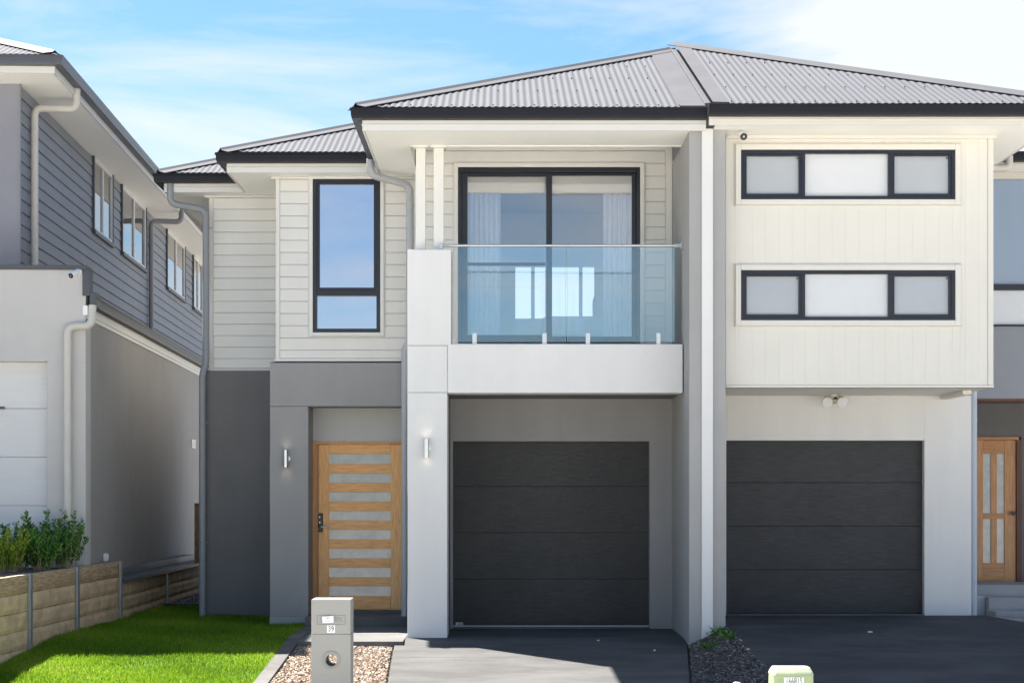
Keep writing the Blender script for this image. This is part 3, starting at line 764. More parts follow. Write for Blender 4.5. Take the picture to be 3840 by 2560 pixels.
# garage level
rgx0, rgx1, rgt = U(1668, DRG), U(2123, DRG), V(1011, DRG)
rend = U(2231, DRG)
MB().box(bx0-.02, rgx0, DRG, DRG+.3, .0, bz0+.0).box(rgx1, rend, DRG, DRG+.3, .0, bz0).box(rgx0, rgx1, DRG, DRG+.3, rgt, bz0).build('garage_wall', white, R, .004)
rpart('garage_return_wall', white, rend-.12, rend-.002, DRG+.301, 22.6, .0, bz0)
gd2 = empty('garage_door', ((rgx0+rgx1)/2, DRG+.1, .17), 0, R)
zb2 = .19; ph = (rgt+.02-zb2)/4
for i in range(4):
    rpart('door_panel', garm2, rgx0-.01, rgx1+.01, DRG+.1, DRG+.14, zb2+i*ph+.003, zb2+(i+1)*ph-.003, .004, gd2)
rpart('backing', blackp, rgx0-.01, rgx1+.01, DRG+.143, DRG+.16, .17, rgt+.02, 0, gd2)
rpart('threshold', pathc, rgx0, rgx1, DRG-.02, DRG+.2, .165, .186, .004)
rpart('soffit_wedge', creamt, U(2195, 19.6), bx1-.115, 19.3, 20.28, bz0-.05, bz0-.001, .004)
# fascia, gutter, soffit, roof
XRr = 2*XC-XM
rpath = [(XC+.0, DG), (XRr, DG), (XRr, 20.7), (9.5, 20.7)]
MB().sweep(rpath, [(-.12, ZSR-.002), (-.12, ZG-.03), (-.145, ZG-.03), (-.145, ZSR+.012), (-.14, ZSR-.002)]).build('fascia', creamt, R)
MB().sweep(rpath, [(-.112, ZSR+.06), (-.112, ZSR+.066), (-.119, ZSR+.07), (-.119, ZSR+.056)]).build('fascia_moulding', creamt, R)
MB().sweep(rpath, gutter_profile(ZG)).build('gutter', guttm, R)
rpart('gutter_stop_end', guttm, XC-.012, XC-.002, DG+.0, DG+.11, ZG-.112, ZG+.012, .002)
sfr = empty('soffit', (4, 19, ZSR), 0, R)
rpart('soffit_sheet', soffm, U(1637.5, DPW)+.004, XRr-i_, DG+i_, 20.7+i_, ZSR, ZSR+.012, 0, sfr)
rpart('soffit_sheet', soffm, bx1-.2, 9.4, 20.7+i_+.002, 26, ZSR, ZSR+.012, 0, sfr)
rf2 = empty('roof', (4, 24, ZG), 0, R)
corrugated('roof_sheet', roofm, rf2, 2.43, XRr, C(DG+ov), lambda x: DM+max(ov, XRr-x), DG, ZG, SL)
rr = XRr-XC; 
MB().poly([(XRr, DM, ZG), (XC, YA, ZA), (XC, REAR+.4, ZA), (9.5, REAR+.4, ZG+.02), (9.5, 20.7, ZG-.02), (XRr, 20.7, ZG)]).build('side_roof_sheet', roofm, rf2)
hip_cap('hip_cap', roofcap, rf2, P3(XRr-.05, DM+.05, DG), P3(XC+.03, YA-.03, DG), NF, NR)
def flash2(x0, x1):
    pts = []
    for x, y in ((x0, DG+.05), (x1, DG+.03), (x1, DM+(XRr-x1)-.02), (x0, DM+(XRr-x0)-.02)): pts.append((x, y, ZG+SL*(y-DG)+.012))
    return MB().prism(pts, (0, 0, .004))
flash2(XC+.034, 2.47).build('party_flashing', roofcap, rf2)
sc_ = MB()
for row, off in ((.09, 0), (.95, .5), (1.75, .2), (2.6, .7)):
    x = 2.5+off*.1
    while x < XRr-.15:
        if XRr-x > row+.12:
            y = DG+row; z = ZG+SL*row+.0095; sc_.box(x-.007, x+.007, y-.007, y+.007, z-.002, z+.009)
        x += .228
so = sc_.build('roof_screws', capdk, rf2); so['kind'] = 'stuff'
# recessed entry bay at the far right
YR = 21.0
ra = bx1-.3
zr = [V(915, YR), V(749, YR), V(667, YR), V(653, YR), V(412, YR)]
rpart('entry_wall', mat('bluish_grey_render', (.27,.28,.31), .85, .04, 2, .3, 190), ra, 9.2, YR, YR+.2, zr[0], zr[1]-.002, .004)
rpart('entry_lintel_trim', mat('red_brown_jamb', (.12,.045,.03), .5, .1, 8), ra, 9.2, YR+.01, YR+.22, zr[0]-.03, zr[0]-.001)
wr = empty('bay_window', (6.4, YR, zr[1]), 0, R)
rpart('frame', blackal, ra, 9.2, YR-.02, YR+.08, zr[3]-.075, zr[3], .003, wr)
rpart('frame', blackal, ra, 9.2, YR-.02, YR+.08, zr[1], zr[1]+.02, .003, wr)
rpart('pane', frostw, ra, 9.2, YR+.03, YR+.04, zr[1]+.021, zr[3]-.076, 0, wr)
rpart('pane', mat('tinted_pane', (.27,.33,.42), .1, .04, 1, spec=.8), ra, 9.2, YR+.03, YR+.04, zr[3]+.001, zr[4], 0, wr)
rpart('window_head', pipecr, ra, 9.2, YR-.02, YR+.1, zr[4]+.001, ZSR-.001, .003, wr)
YE = 22.5
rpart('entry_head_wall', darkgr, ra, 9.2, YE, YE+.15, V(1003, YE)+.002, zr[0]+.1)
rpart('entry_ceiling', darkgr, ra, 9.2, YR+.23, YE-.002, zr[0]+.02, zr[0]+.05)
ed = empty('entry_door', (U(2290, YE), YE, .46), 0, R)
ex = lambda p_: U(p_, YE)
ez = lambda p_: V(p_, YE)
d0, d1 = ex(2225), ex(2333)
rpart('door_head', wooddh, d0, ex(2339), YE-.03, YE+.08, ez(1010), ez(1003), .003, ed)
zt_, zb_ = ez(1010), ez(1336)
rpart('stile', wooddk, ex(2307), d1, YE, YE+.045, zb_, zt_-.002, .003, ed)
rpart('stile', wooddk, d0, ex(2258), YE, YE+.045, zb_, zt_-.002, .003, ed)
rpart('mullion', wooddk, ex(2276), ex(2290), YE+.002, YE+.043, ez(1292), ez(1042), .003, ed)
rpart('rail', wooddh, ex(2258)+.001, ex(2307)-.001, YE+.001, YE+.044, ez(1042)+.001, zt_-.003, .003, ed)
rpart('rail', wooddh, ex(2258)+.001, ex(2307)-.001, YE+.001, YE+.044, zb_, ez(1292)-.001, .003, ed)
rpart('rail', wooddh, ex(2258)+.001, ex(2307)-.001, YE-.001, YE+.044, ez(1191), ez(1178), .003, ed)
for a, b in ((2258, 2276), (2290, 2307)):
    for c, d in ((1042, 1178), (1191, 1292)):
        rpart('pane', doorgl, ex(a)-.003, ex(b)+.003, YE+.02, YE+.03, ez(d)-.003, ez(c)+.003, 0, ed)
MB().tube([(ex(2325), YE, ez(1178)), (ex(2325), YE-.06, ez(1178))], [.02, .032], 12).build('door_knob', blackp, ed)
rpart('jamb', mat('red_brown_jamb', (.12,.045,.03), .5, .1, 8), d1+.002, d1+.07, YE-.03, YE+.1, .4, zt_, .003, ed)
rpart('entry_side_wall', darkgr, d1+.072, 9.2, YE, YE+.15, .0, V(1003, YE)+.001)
rpart('landing', stepc, rend+.05, 9.2, 21.75, YE+.6, .0, .4645, .006)  # carried back behind the door to close a sun leak
rpart('leak_stop_wall', darkgr, ra, 9.2, YE+.5, YE+.58, .47, zr[0]+.1)  # unseen wall added to block sun leaking under the entry door
rpart('step', stepc, U(2268, 21.4), 9.2, 21.35, 21.748, .0, .32, .012)
rpart('step', stepc, U(2284, 21.0), 9.2, 20.95, 21.348, .0, .17, .012)
rpart('step_riser_wall', ltgr, rend+.052, U(2268, 21.4)-.002, 21.5, 21.748, .0, .33, .004)
downpipe(R, mat('pipe_pale_blue', (.42,.47,.53), .5, .03, 3), [(U(2235.5, 20.42), 20.42, .1), (U(2235.5, 20.42), 20.42, bz0+.15)], .043, brackets=[(U(2235.5, 20.42), 20.42, 2.55)])
downpipe(R, pipecr, [(U(2338, 20.2), 20.55, ZG-.09), (U(2338, 20.2), 20.55, V(384, 20.5)), (bx1+.0, 20.55, V(384, 20.5)), (bx1-.06, 20.55, V(384, 20.5))], .046)

# ================================================================== HOUSE 3 (left neighbour, turned slightly)
ROT = math.atan(.04)
N = empty('neighbouring_house', (-5.14, 20.6, 0), ROT)
tag(N, 'slate weatherboard two-storey house behind stone retaining wall at left edge', 'house')
def npart(name, m, x0, x1, y0, y1, z0, z1, bevel=0.0, parent=None):
    o = bx(name, m, parent or N, x0, x1, y0, y1, z0, z1, bevel, True)
    if parent: o.matrix_parent_inverse = Matrix.Translation(-Vector(parent.location))
    return o
# ground floor
gu = -.47
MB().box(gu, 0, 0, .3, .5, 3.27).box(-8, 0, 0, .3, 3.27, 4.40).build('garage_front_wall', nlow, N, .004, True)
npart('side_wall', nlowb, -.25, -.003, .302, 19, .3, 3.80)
npart('parapet_capping', capdk, -8, .015, -.03, .33, 4.401, 4.455, .003)
npart('capping_step', capdk, -.035, .05, -.025, .2, 4.08, 4.40, .003)
npart('flashing_box', capdk, .052, .13, -.02, .25, 3.95, 4.12, .004)
npart('meter_box', whitep, -.03, .03, -.03, -.001, 3.84, 3.96, .004)
gdn = empty('garage_door', (-2.8, .14, .74), 0, N, True)
z = 3.30
while z > .75:
    npart('door_panel', ngar, -5.4, gu+.02, .14, .18, z-.6, z-.004, .004, gdn); z -= .6
npart('backing', ngar, -5.4, gu+.02, .182, .2, .6, 3.32, 0, gdn)
npart('door_handle', capdk, -1.12, -1.02, .10, .139, 2.69, 2.72, .004, gdn)
lp = [(.125, 19), (.125, .02)]
MB().sweep(lp, [(-o, z) for o, z in gutter_profile(4.068, .115, .12)]).build('lower_gutter', guttm, N, 0, True)
MB().sweep(lp, [(.105, 3.80), (.105, 3.95), (.13, 3.95), (.13, 3.80)]).build('lower_fascia', fascm, N, 0, True)
MB().sweep(lp, [(.09, 3.845), (.09, 3.855), (.104, 3.86), (.104, 3.84)]).build('fascia_moulding', fascm, N, 0, True)
MB().poly([(.1, .3, 4.05), (.1, 19, 4.05), (-1.05, 19, 4.22), (-1.05, .3, 4.22)]).build('lower_roof', roofm, N, 0, True)
# upper floor
UW = -1.05; v0 = .92; ZN = 6.904
npart('upper_front_wall', nfront, -8, UW, v0, v0+.15, 4.2, ZN, .004)
nw = [(5.5, 6.98), (7.85, 10.15), (12.6, 14.95), (16.2, 17.7)]
uw = npart('upper_side_wall', nside, UW-.2, UW-.002, v0+.151, 19, 4.0, ZN)
boards(uw, nside, v0+.04, 19, 4.06, ZN-.0, UW, .163, [(a, b, 5.78, 7.1) for a, b in nw], gap=.008, thick=.012, axis='y', local=True, lap=.012, joints=(.23, .52, .3, .41, .36, .6))
npart('corner_stop', nside, UW-.001, UW+.03, v0-.01, v0+.039, 4.06, ZN, .002)
for a, b in nw:
    w = empty('side_window', (UW, (a+b)/2, 5.8), 0, N, True)
    def wb(name, m, u0, u1, y0, y1, z0, z1, bv=.003): 
        return bx(name, m, w, u0-UW, u1-UW, y0-(a+b)/2, y1-(a+b)/2, z0-5.8, z1-5.8, bv, True)
    wb('reveal', capdk, UW-.001, UW+.055, a-.05, a, 5.76, ZN-.002); wb('reveal', capdk, UW-.001, UW+.055, b, b+.05, 5.76, ZN-.002)
    wb('sill', capdk, UW-.001, UW+.075, a-.05, b+.05, 5.70, 5.759)
    mid = (a+b)/2
    for q0, q1 in ((a, a+.05), (mid-.03, mid+.03), (b-.05, b)): wb('frame', alum, UW, UW+.04, q0, q1, 5.76, ZN-.003)
    wb('frame', alum, UW, UW+.041, a+.051, b-.051, 5.761, 5.81); wb('frame', alum, UW, UW+.041, a+.051, b-.051, ZN-.06, ZN-.003)
    wb('pane', nglass, UW+.012, UW+.016, a+.05, b-.05, 5.81, ZN-.06, 0)
    wb('blind', whitep, UW+.002, UW+.004, mid+.03, b-.05, 5.81, 6.45, 0); wb('backing', blackp, UW-.001, UW+.001, a+.05, b-.05, 5.81, ZN-.06, 0)
GU, GV, ZGN = -.335, .22, 7.10
np_ = [(GU, 19.5), (GU, GV), ]
npath = [(-9, GV), (GU, GV), (GU, 19.5)][::-1]
# travelling towards the street then left: outward is on the left, so mirror the offsets
def sw(name, m, prof): 
    q = [(GU, 19.5), (GU, GV), (-9, GV)]
    MB().sweep(q, [(-o, z) for o, z in prof]).build(name, m, N, 0, True)
sw('upper_gutter', mat('gutter_slate', (.075,.08,.10), .4, .05, 3), gutter_profile(ZGN))
sw('upper_fascia', fascm, [(-.12, ZN-.002), (-.12, ZGN-.03), (-.145, ZGN-.03), (-.145, ZN+.012), (-.14, ZN-.002)])
MB().box(UW-.3, GU-.146, GV+.146, 19.4, ZN, ZN+.012).box(-9, UW-.302, GV+.146, 3, ZN, ZN+.012).build('soffit', soffm, N, 0, True)
rn = empty('roof', (-3, 5, ZGN), 0, N, True)
def nloc(o): o.matrix_parent_inverse = Matrix.Translation((3, -5, -ZGN)); return o
nloc(corrugated('roof_sheet', roofm, rn, -8.9, GU, C(GV+ov), lambda x: GV+min(4.2, max(ov, GU-x)), GV, ZGN, SL, True))
nloc(MB().poly([(GU, GV, ZGN), (GU-4.2, GV+4.2, ZGN+SL*4.2), (GU-4.2, 19.5, ZGN+SL*4.2), (GU, 19.5, ZGN)]).build('side_roof_sheet', roofm, rn, 0, True))
nloc(hip_cap('hip_cap', mat('pale_capping', (.21,.208,.205), .6, .04, 3, spec=.1), rn, (GU-.12, GV+.12, ZGN+SL*.12), (GU-3.9, GV+3.9, ZGN+SL*3.9), NF, NR, .16, .03, True))
# downpipes
def ndp(pts, m, br): return downpipe(N, m, pts, .048, True, br, (-1, 0, 0))
ndp([(-.43, 1.50, ZGN-.1), (-.43, 1.50, 6.72), (-.97, 1.46, 6.72), (-.97, 1.46, 4.05)], pipecr, [(-.97, 1.46, 6.45), (-.97, 1.46, 4.7)])
ndp([(-.43, 10.6, ZGN-.1), (-.43, 10.6, 6.72), (-.97, 10.5, 6.72), (-.97, 10.5, 4.1)], mat('pipe_taupe', (.26,.25,.26), .5, .03, 3), [(-.97, 10.5, 6.3)])
downpipe(N, pipecr, [(.085, -.01, 3.96), (.085, -.05, 3.70), (-.205, -.07, 3.70), (-.205, -.07, .62)], .048, True, [(-.205, -.07, 3.2), (-.205, -.07, 1.75)], (0, 1, 0))

# ================================================================== retaining wall, planter, side yard
RW = empty('retaining_wall', (-5.1, 19, -.1)); tag(RW, 'low sleeper retaining wall with galvanised steel posts beside the lawn', 'wall')
rwx = lambda y: -5.17+.05*(y-18.4)
posts = [16.6, 18.3, 20.0, 21.85]
rr_ = random.Random(3)
def sleeper(y0, y1, z0, z1, m, xf, name):
    # rough-faced sleeper: a small grid front face towards the lawn
    mb = MB(); nx, nz = 10, 4; g = {}
    for i in range(nx+1):
        for j in range(nz+1):
            y = y0+(y1-y0)*i/nx; z = z0+(z1-z0)*j/nz
            edge = (j in (0, nz)) or (i in (0, nx))
            o = (-.012 if edge else rr_.uniform(0, .007))
            g[i, j] = len(mb.v); mb.v.append((xf(y)+o, y, z+(rr_.uniform(-.003, .003) if j in (0, nz) else 0)))
    for i in range(nx):
        for j in range(nz): mb.f.append((g[i, j], g[i+1, j], g[i+1, j+1], g[i, j+1]))
    n = len(mb.v); ring = [(i, 0) for i in range(nx+1)]+[(nx, j) for j in range(1, nz+1)]+[(i, nz) for i in range(nx-1, -1, -1)]+[(0, j) for j in range(nz-1, 0, -1)]
    for (i, j) in ring:
        v = mb.v[g[i, j]]; mb.v.append((v[0]-.07, v[1], v[2]))
    k = len(ring)
    for q in range(k):
        a, b = g[ring[q]], g[ring[(q+1) % k]]; mb.f.append((a, n+q, n+(q+1) % k, b))
    mb.f.append(tuple(range(n, n+k)))
    return mb.build(name, m, RW)
for i, (a, b) in enumerate(zip([15.0]+posts[:-1], posts)):
    zt = .76
    for r in range(5):
        z1 = zt-r*.2
        sleeper(a+.035, b-.035, z1-.194, z1, sleepwd if r == 0 else sleepst, rwx, 'sleeper')
for y in posts:
    x = rwx(y)
    MB().box(x-.01, x+.018, y-.05, y+.05, -.4, .77).box(x-.09, x-.011, y-.008, y+.008, -.4, .77).build('steel_post', galv, RW, .003)
rw2 = lambda y: -5.02+.004*(y-22)
for a, b in ((21.92, 24.9), (24.98, 28.2)):
    for r in range(3):
        sleeper(a, b, .47-r*.185-.18, .47-r*.185, sleepst, rw2, 'sleeper')
MB().box(-5.04, -5.0, 24.9, 24.98, -.2, .47).build('steel_post', galv, RW)
bx('coping', capdk, RW, -5.35, -4.97, 21.93, 28.3, .475, .53, .004)
bx('upstand', capdk, RW, -5.40, -5.22, 21.93, 28.3, .531, .63, .004)
ts = bx('timber_upright', sleepwd, None, -5.02, -4.87, 27.2, 27.28, .531, 1.50, .004)
tag(ts, 'upright weathered timber sleeper standing in the gap between the houses', 'timber')
bx('timber_border', capdk, None, -5.0, -3.95, 24.6, 24.68, -.05, .04, .004)['kind'] = 'structure'

# ================================================================== letterbox
yl = 14.9
LB = empty('letterbox', (U(760, yl), yl, gz(yl))); tag(LB, 'grey rendered pillar letterbox with a round newspaper hole beside the gravel bed', 'letterbox')
a, b = U(715, yl), U(805, yl); zt, zj = V(1376, yl), V(1455.5, yl); dp = .30
cx, cz, rh, ro = U(761, yl), V(1515, yl), .055, .082
mb = MB().box(a, b, yl, yl+dp, zj+.0015, zt); mb.build('head', lbm, LB, .005)
mb = MB(); plate_hole(mb, a, b, cz-.13, zj-.0015, yl, yl+dp, cx, cz, rh+.002); mb.build('middle_body', lbm, LB)
MB().box(a, b, yl, yl+dp, gz(yl)-.1, cz-.1305).build('base_body', lbm, LB)
# hole sleeve and ring
mb = MB()
for k in range(48):
    an, an2 = 2*math.pi*k/48, 2*math.pi*(k+1)/48
    n = len(mb.v)
    for t in (an, an2):
        for (r_, y_) in ((ro, yl-.001), (ro, yl-.006), (ro-.006, yl-.008), (rh+.004, yl-.005), (rh-.002, yl-.002), (rh-.002, yl+dp-.02)):
            mb.v.append((cx+r_*math.cos(t), y_, cz+r_*math.sin(t)))
    for j in range(5): mb.f.append((n+j, n+j+1, n+6+j+1, n+6+j))
mb.smooth = True; mb.build('hole_ring', lbin, LB)
sl0, sl1, s0, s1 = U(728, yl), U(793, yl), V(1434, yl), V(1412, yl)
mb = MB(); frame4(mb, sl0, sl1, s0, s1, yl-.004, yl+.002, .004); mb.build('slot_frame', lbin, LB, .0015)
bx('slot_flap', lbin, LB, U(736, yl), U(784, yl), yl-.006, yl+.001, V(1429, yl), V(1418, yl), .002)
n1 = bx('number_plate', paper, LB, U(751, yl), U(769.5, yl), yl-.003, yl+.001, V(1452, yl), V(1435, yl))
text_obj('numerals', '39', .070, (U(760.3, yl), yl-.0036, V(1443.5, yl)), ink, n1, .78)
ml = empty('folded_mail', (U(753, yl), yl-.02, V(1429, yl))); tag(ml, 'folded white leaflet with faint orange print stuffed in the letterbox slot', 'mail')
MB().prism([(U(739.5, yl), yl-.014, V(1414.5, yl)), (U(766.5, yl), yl-.014, V(1413, yl)), (U(767, yl), yl-.03, V(1428.5, yl)), (U(741.5, yl), yl-.03, V(1429.5, yl))], (0, .007, 0)).build('paper_sheet', paper, ml)
MB().box(U(750, yl), U(755, yl), yl-.0215, yl-.017, V(1419.5, yl), V(1417, yl)).build('print_mark', orange, ml)
MB().box(U(747, yl), U(760, yl), yl-.0275, yl-.02, V(1425, yl), V(1424, yl)).build('print_mark', orange, ml)

# ================================================================== green service pillar
yg2 = 13.8
G = empty('service_pillar', (U(1823, yg2), yg2, gz(yg2))); tag(G, 'green utility pillar numbered 166815 standing in front of the right driveway', 'utility pillar')
ga_, gb2 = U(1776, yg2), U(1869, yg2); zt = V(1534, yg2); zm = V(1547, yg2)
def ring(x0, x1, y0, y1, z, r=.025):
    pts = []
    for cx_, cy_, a0 in ((x1-r, y1-r, 0), (x0+r, y1-r, 90), (x0+r, y0+r, 180), (x1-r, y0+r, 270)):
        for k in range(5):
            t = math.radians(a0+22.5*k); pts.append((cx_+r*math.cos(t), cy_+r*math.sin(t), z))
    return pts
def loft(rings):
    mb = MB(); k = len(rings[0])
    for r_ in rings: mb.v += r_
    for i in range(len(rings)-1):
        for j in range(k): mb.f.append((i*k+j, i*k+(j+1) % k, (i+1)*k+(j+1) % k, (i+1)*k+j))
    mb.f.append(tuple(range(k))[::-1]); mb.f.append(tuple((len(rings)-1)*k+j for j in range(k))); mb.smooth = True; return mb
loft([ring(ga_-.01, gb2+.01, yg2-.01, yg2+.27, gz(yg2)-.1), ring(ga_, gb2, yg2, yg2+.26, zm-.012)]).build('body', greenb, G)
loft([ring(ga_-.004, gb2+.004, yg2-.004, yg2+.264, zm-.011), ring(ga_+.0, gb2-.0, yg2, yg2+.26, zm+.004), ring(ga_+.006, gb2-.006, yg2+.012, yg2+.25, zm+.02), ring(ga_+.02, gb2-.02, yg2+.03, yg2+.23, zt, .03)]).build('cap', greent, G)
np1 = bx('number_plate', paper, G, U(1801, yg2), U(1846, yg2), yg2-.0045, yg2+.0, V(1577, yg2), V(1554.5, yg2))
text_obj('numerals', '166815', .075, (U(1823.5, yg2), yg2-.0052, V(1563.5, yg2)), ink, np1, .62)

# ================================================================== wall fittings
def wall_light(px, py0, py1, D, label, both):
    x = U(px, D); z0, z1 = V(py1, D), V(py0, D); y = D-.055
    w = empty('wall_light', (x, D, z0)); tag(w, label, 'wall light', 'cylinder wall lights')
    MB().tube([(x, y, z0), (x, y, z1)], .030, 20, caps=False).build('lamp_tube', steel, w)
    MB().tube([(x+.012, D-.004, (z0+z1)/2-.001), (x+.012, y, (z0+z1)/2)], .014, 12).build('wall_arm', steel, w)
    MB().tube([(x+.012, D-.001, (z0+z1)/2), (x+.012, D-.012, (z0+z1)/2)], .036, 16).build('backplate', steel, w)
    for s, z in ((1, z1), (-1, z0)):
        em = bpy.data.materials.get('lamp_glow')
        if not em:
            em = bpy.data.materials.new('lamp_glow'); em.use_nodes = True; bs = em.node_tree.nodes['Principled BSDF']
            bs.inputs['Emission Color'].default_value = (1, .82, .6, 1); bs.inputs['Emission Strength'].default_value = 2.0
        MB().tube([(x, y, z-s*.03), (x, y, z-s*.025)], .026, 16).build('lamp_lens', em, w)
        if s < 0 and not both: continue
        l = bpy.data.lights.new('lamp_beam', 'SPOT'); l.energy = .09; l.color = (1, .84, .62); l.spot_size = math.radians(95); l.spot_blend = 1.0; l.shadow_soft_size = .02
        lo = bpy.data.objects.new('lamp_beam', l); COL.objects.link(lo); lo.location = (x, y-.0, z-s*.01)
        lo.rotation_euler = (math.pi if s > 0 else 0, 0, 0)
        lo.parent = w; lo.matrix_parent_inverse = wmat(w).inverted()
    return w
wall_light(658, 1033, 1073, YF, 'silver up-down cylinder wall light left of the timber door', True)
wall_light(980, 1008, 1051, DP, 'silver cylinder wall light on the white pillar', False)
# bullet camera on the neighbour's parapet
def bullet(name, base, tip, r, label, mount):
    c = empty(name, base); tag(c, label, 'security camera', 'bullet security cameras')
    b0, t0 = Vector(base), Vector(tip); d = (t0-b0).normalized()
    MB().tube([tuple(b0), tuple(b0+d*.02), tuple(t0)], [r*.7, r, r], 18).build('housing', whitep, c)
    MB().tube([tuple(t0-d*.006), tuple(t0+d*.006)], r*.97, 18).build('face', blackp, c)
    MB().tube([tuple(t0+d*.006), tuple(t0+d*.009)], r*.28, 12).build('lens', screen, c)
    m0 = b0+d*.05
    MB().tube(arc_path([tuple(m0), mount[0], mount[1]], .02), .012, 8).build('bracket', whitep, c)
    e = Vector(mount[1]); dd = (e-Vector(mount[0])).normalized(); MB().tube([tuple(e-dd*.008), tuple(e)], .034, 16).build('mount_base', whitep, c)
yc = 20.62
wp = lambda px, py, D: (U(px, D), D, V(py, D))
bullet('security_camera', wp(181, 622, 20.45), wp(163, 633, 20.31), .033, 'white bullet security camera on the left house below its parapet', (wp(179, 622, 20.5), wp(182, 624, 20.587)))
bullet('security_camera', wp(1700, 305, 18.66), wp(1708, 314, 18.50), .042, 'white bullet security camera under the soffit above the strip window', (wp(1698, 300, 18.68), (U(1697, 18.68), 18.69, ZSR-.001)))
# twin floodlight with sensor under the projecting box
yf = 20.12; fx, fz = U(1913, yf), bz0
fl_ = empty('floodlight', (fx, yf, fz)); tag(fl_, 'cream twin-head sensor floodlight under the projecting box', 'floodlight')
MB().tube([(fx, yf, bz0-.0005), (fx, yf, bz0-.04)], [.06, .05], 18).build('base', creamp, fl_)
MB().tube([(fx+.012, yf-.03, bz0-.04), (fx+.012, yf-.05, bz0-.10)], [.04, .034], 14).build('sensor', creamp, fl_)
MB().tube([(fx+.014, yf-.062, bz0-.052), (fx+.014, yf-.075, bz0-.06)], .022, 12).build('sensor_eye', blackp, fl_)
for s in (-1, 1):
    MB().tube([(fx+s*.04, yf, bz0-.03), (fx+s*.075, yf-.03, bz0-.05), (fx+s*.085, yf-.09, bz0-.085), (fx+s*.09, yf-.12, bz0-.10)], [.02, .04, .062, .066], 18).build('lamp_head', creamp, fl_)
    MB().tube([(fx+s*.0903, yf-.121, bz0-.1005), (fx+s*.0907, yf-.126, bz0-.102)], .06, 18).build('lens', frost, fl_)
# vent and power point on the neighbour's side wall (local wall frame)
def onwall(u, v, z): M = wmat(N); return M @ Vector((u, v, z))
vv = empty('wall_vent', tuple(onwall(0, 9.1, 2.54)), ROT); tag(vv, 'small square white vent high on the shaded side wall of the left house', 'vent')
def wallbox(name, m, par, v0_, v1_, z0, z1, t0, t1): return bx(name, m, par, t0, t1, v0_, v1_, z0, z1, .003, True)
mb = MB(); 
for (p0, p1, q0, q1) in ((-.22, -.18, -.075, .075), (.18, .22, -.075, .075), (-.18, .18, -.075, -.055), (-.18, .18, .055, .075)): mb.box(-.001, .02, p0, p1, q0, q1)
mb.build('frame', whitep, vv, .003, True); wallbox('grille', creamp, vv, -.18, .18, -.055, .055, -.001, .008)
po = empty('power_point', tuple(onwall(0, 1.15, .82)), ROT); tag(po, 'white weatherproof power point low on the side wall above the sleepers', 'power point')
wallbox('housing', whitep, po, -.06, .06, -.05, .05, 0, .04); wallbox('cover', whitep, po, -.045, .045, -.035, .035, .041, .05)

# ================================================================== planting, loose material
def foliage_mesh(name, P, dirs, ln, wd, m, parent=None, curl=.3, tone=None):
    """many small folded leaves: P (n,3) bases, dirs (n,3)"""
    n = len(P); d = dirs/np.linalg.norm(dirs, axis=1, keepdims=True)
    ref = rng.normal(size=(n, 3)); s = np.cross(d, ref); s /= np.linalg.norm(s, axis=1, keepdims=True)
    nn = np.cross(s, d)
    L_ = ln[:, None]; W_ = wd[:, None]
    v = np.empty((n, 4, 3)); v[:, 0] = P; v[:, 1] = P+d*L_*.5+s*W_*.5+nn*L_*.06; v[:, 2] = P+d*L_+nn*L_*curl*.3; v[:, 3] = P+d*L_*.5-s*W_*.5+nn*L_*.06
    me = bpy.data.meshes.new(name); me.vertices.add(n*4); me.vertices.foreach_set('co', v.reshape(-1))
    me.loops.add(n*4); me.loops.foreach_set('vertex_index', np.arange(n*4, dtype=np.int32))
    me.polygons.add(n); me.polygons.foreach_set('loop_start', np.arange(0, n*4, 4, dtype=np.int32))
    at = me.color_attributes.new('tone', 'FLOAT_COLOR', 'POINT')
    t = np.repeat(rng.uniform(0, 1, n) if tone is None else tone, 4); at.data.foreach_set('color', np.stack([t, t, t, np.ones_like(t)], 1).reshape(-1).astype(np.float32))
    me.update(calc_edges=True); me.validate(); me.materials.append(m)
    o = bpy.data.objects.new(name, me); COL.objects.link(o)
    if parent: o.parent = parent; o.matrix_parent_inverse = wmat(parent).inverted()
    return o
def tone_mat(name, stops, rough=.6, trans=.0):
    m = bpy.data.materials.new(name); m.use_nodes = True; nt = m.node_tree; b = nt.nodes['Principled BSDF']
    at = nt.nodes.new('ShaderNodeVertexColor'); at.layer_name = 'tone'; r = nt.nodes.new('ShaderNodeValToRGB')
    while len(r.color_ramp.elements) < len(stops): r.color_ramp.elements.new(.5)
    for e, (p_, c) in zip(r.color_ramp.elements, stops): e.position = p_; e.color = c+(1,)
    nt.links.new(at.outputs['Color'], r.inputs['Fac']); nt.links.new(r.outputs['Color'], b.inputs['Base Color'])
    b.inputs['Roughness'].default_value = rough; b.inputs['Specular IOR Level'].default_value = .3
    if trans:
        tr = nt.nodes.new('ShaderNodeBsdfTranslucent'); mx = nt.nodes.new('ShaderNodeMixShader'); mx.inputs[0].default_value = trans
        nt.links.new(r.outputs['Color'], tr.inputs['Color']); nt.links.new(b.outputs[0], mx.inputs[1]); nt.links.new(tr.outputs[0], mx.inputs[2])
        nt.links.new(mx.outputs[0], nt.nodes['Material Output'].inputs['Surface'])
    return m
grassm = tone_mat('grass_blades', [(0, (.075,.15,.008)), (.5, (.19,.34,.014)), (.85, (.29,.44,.024)), (1, (.46,.48,.12))], .55, .5)
leafm = tone_mat('shrub_leaves', [(0, (.015,.06,.014)), (.5, (.06,.19,.03)), (.9, (.15,.34,.045)), (1, (.30,.48,.07))], .45, .25)
leafy = tone_mat('shrub_leaves_yellow', [(0, (.06,.13,.012)), (.5, (.2,.32,.02)), (1, (.40,.48,.04))], .45, .25)
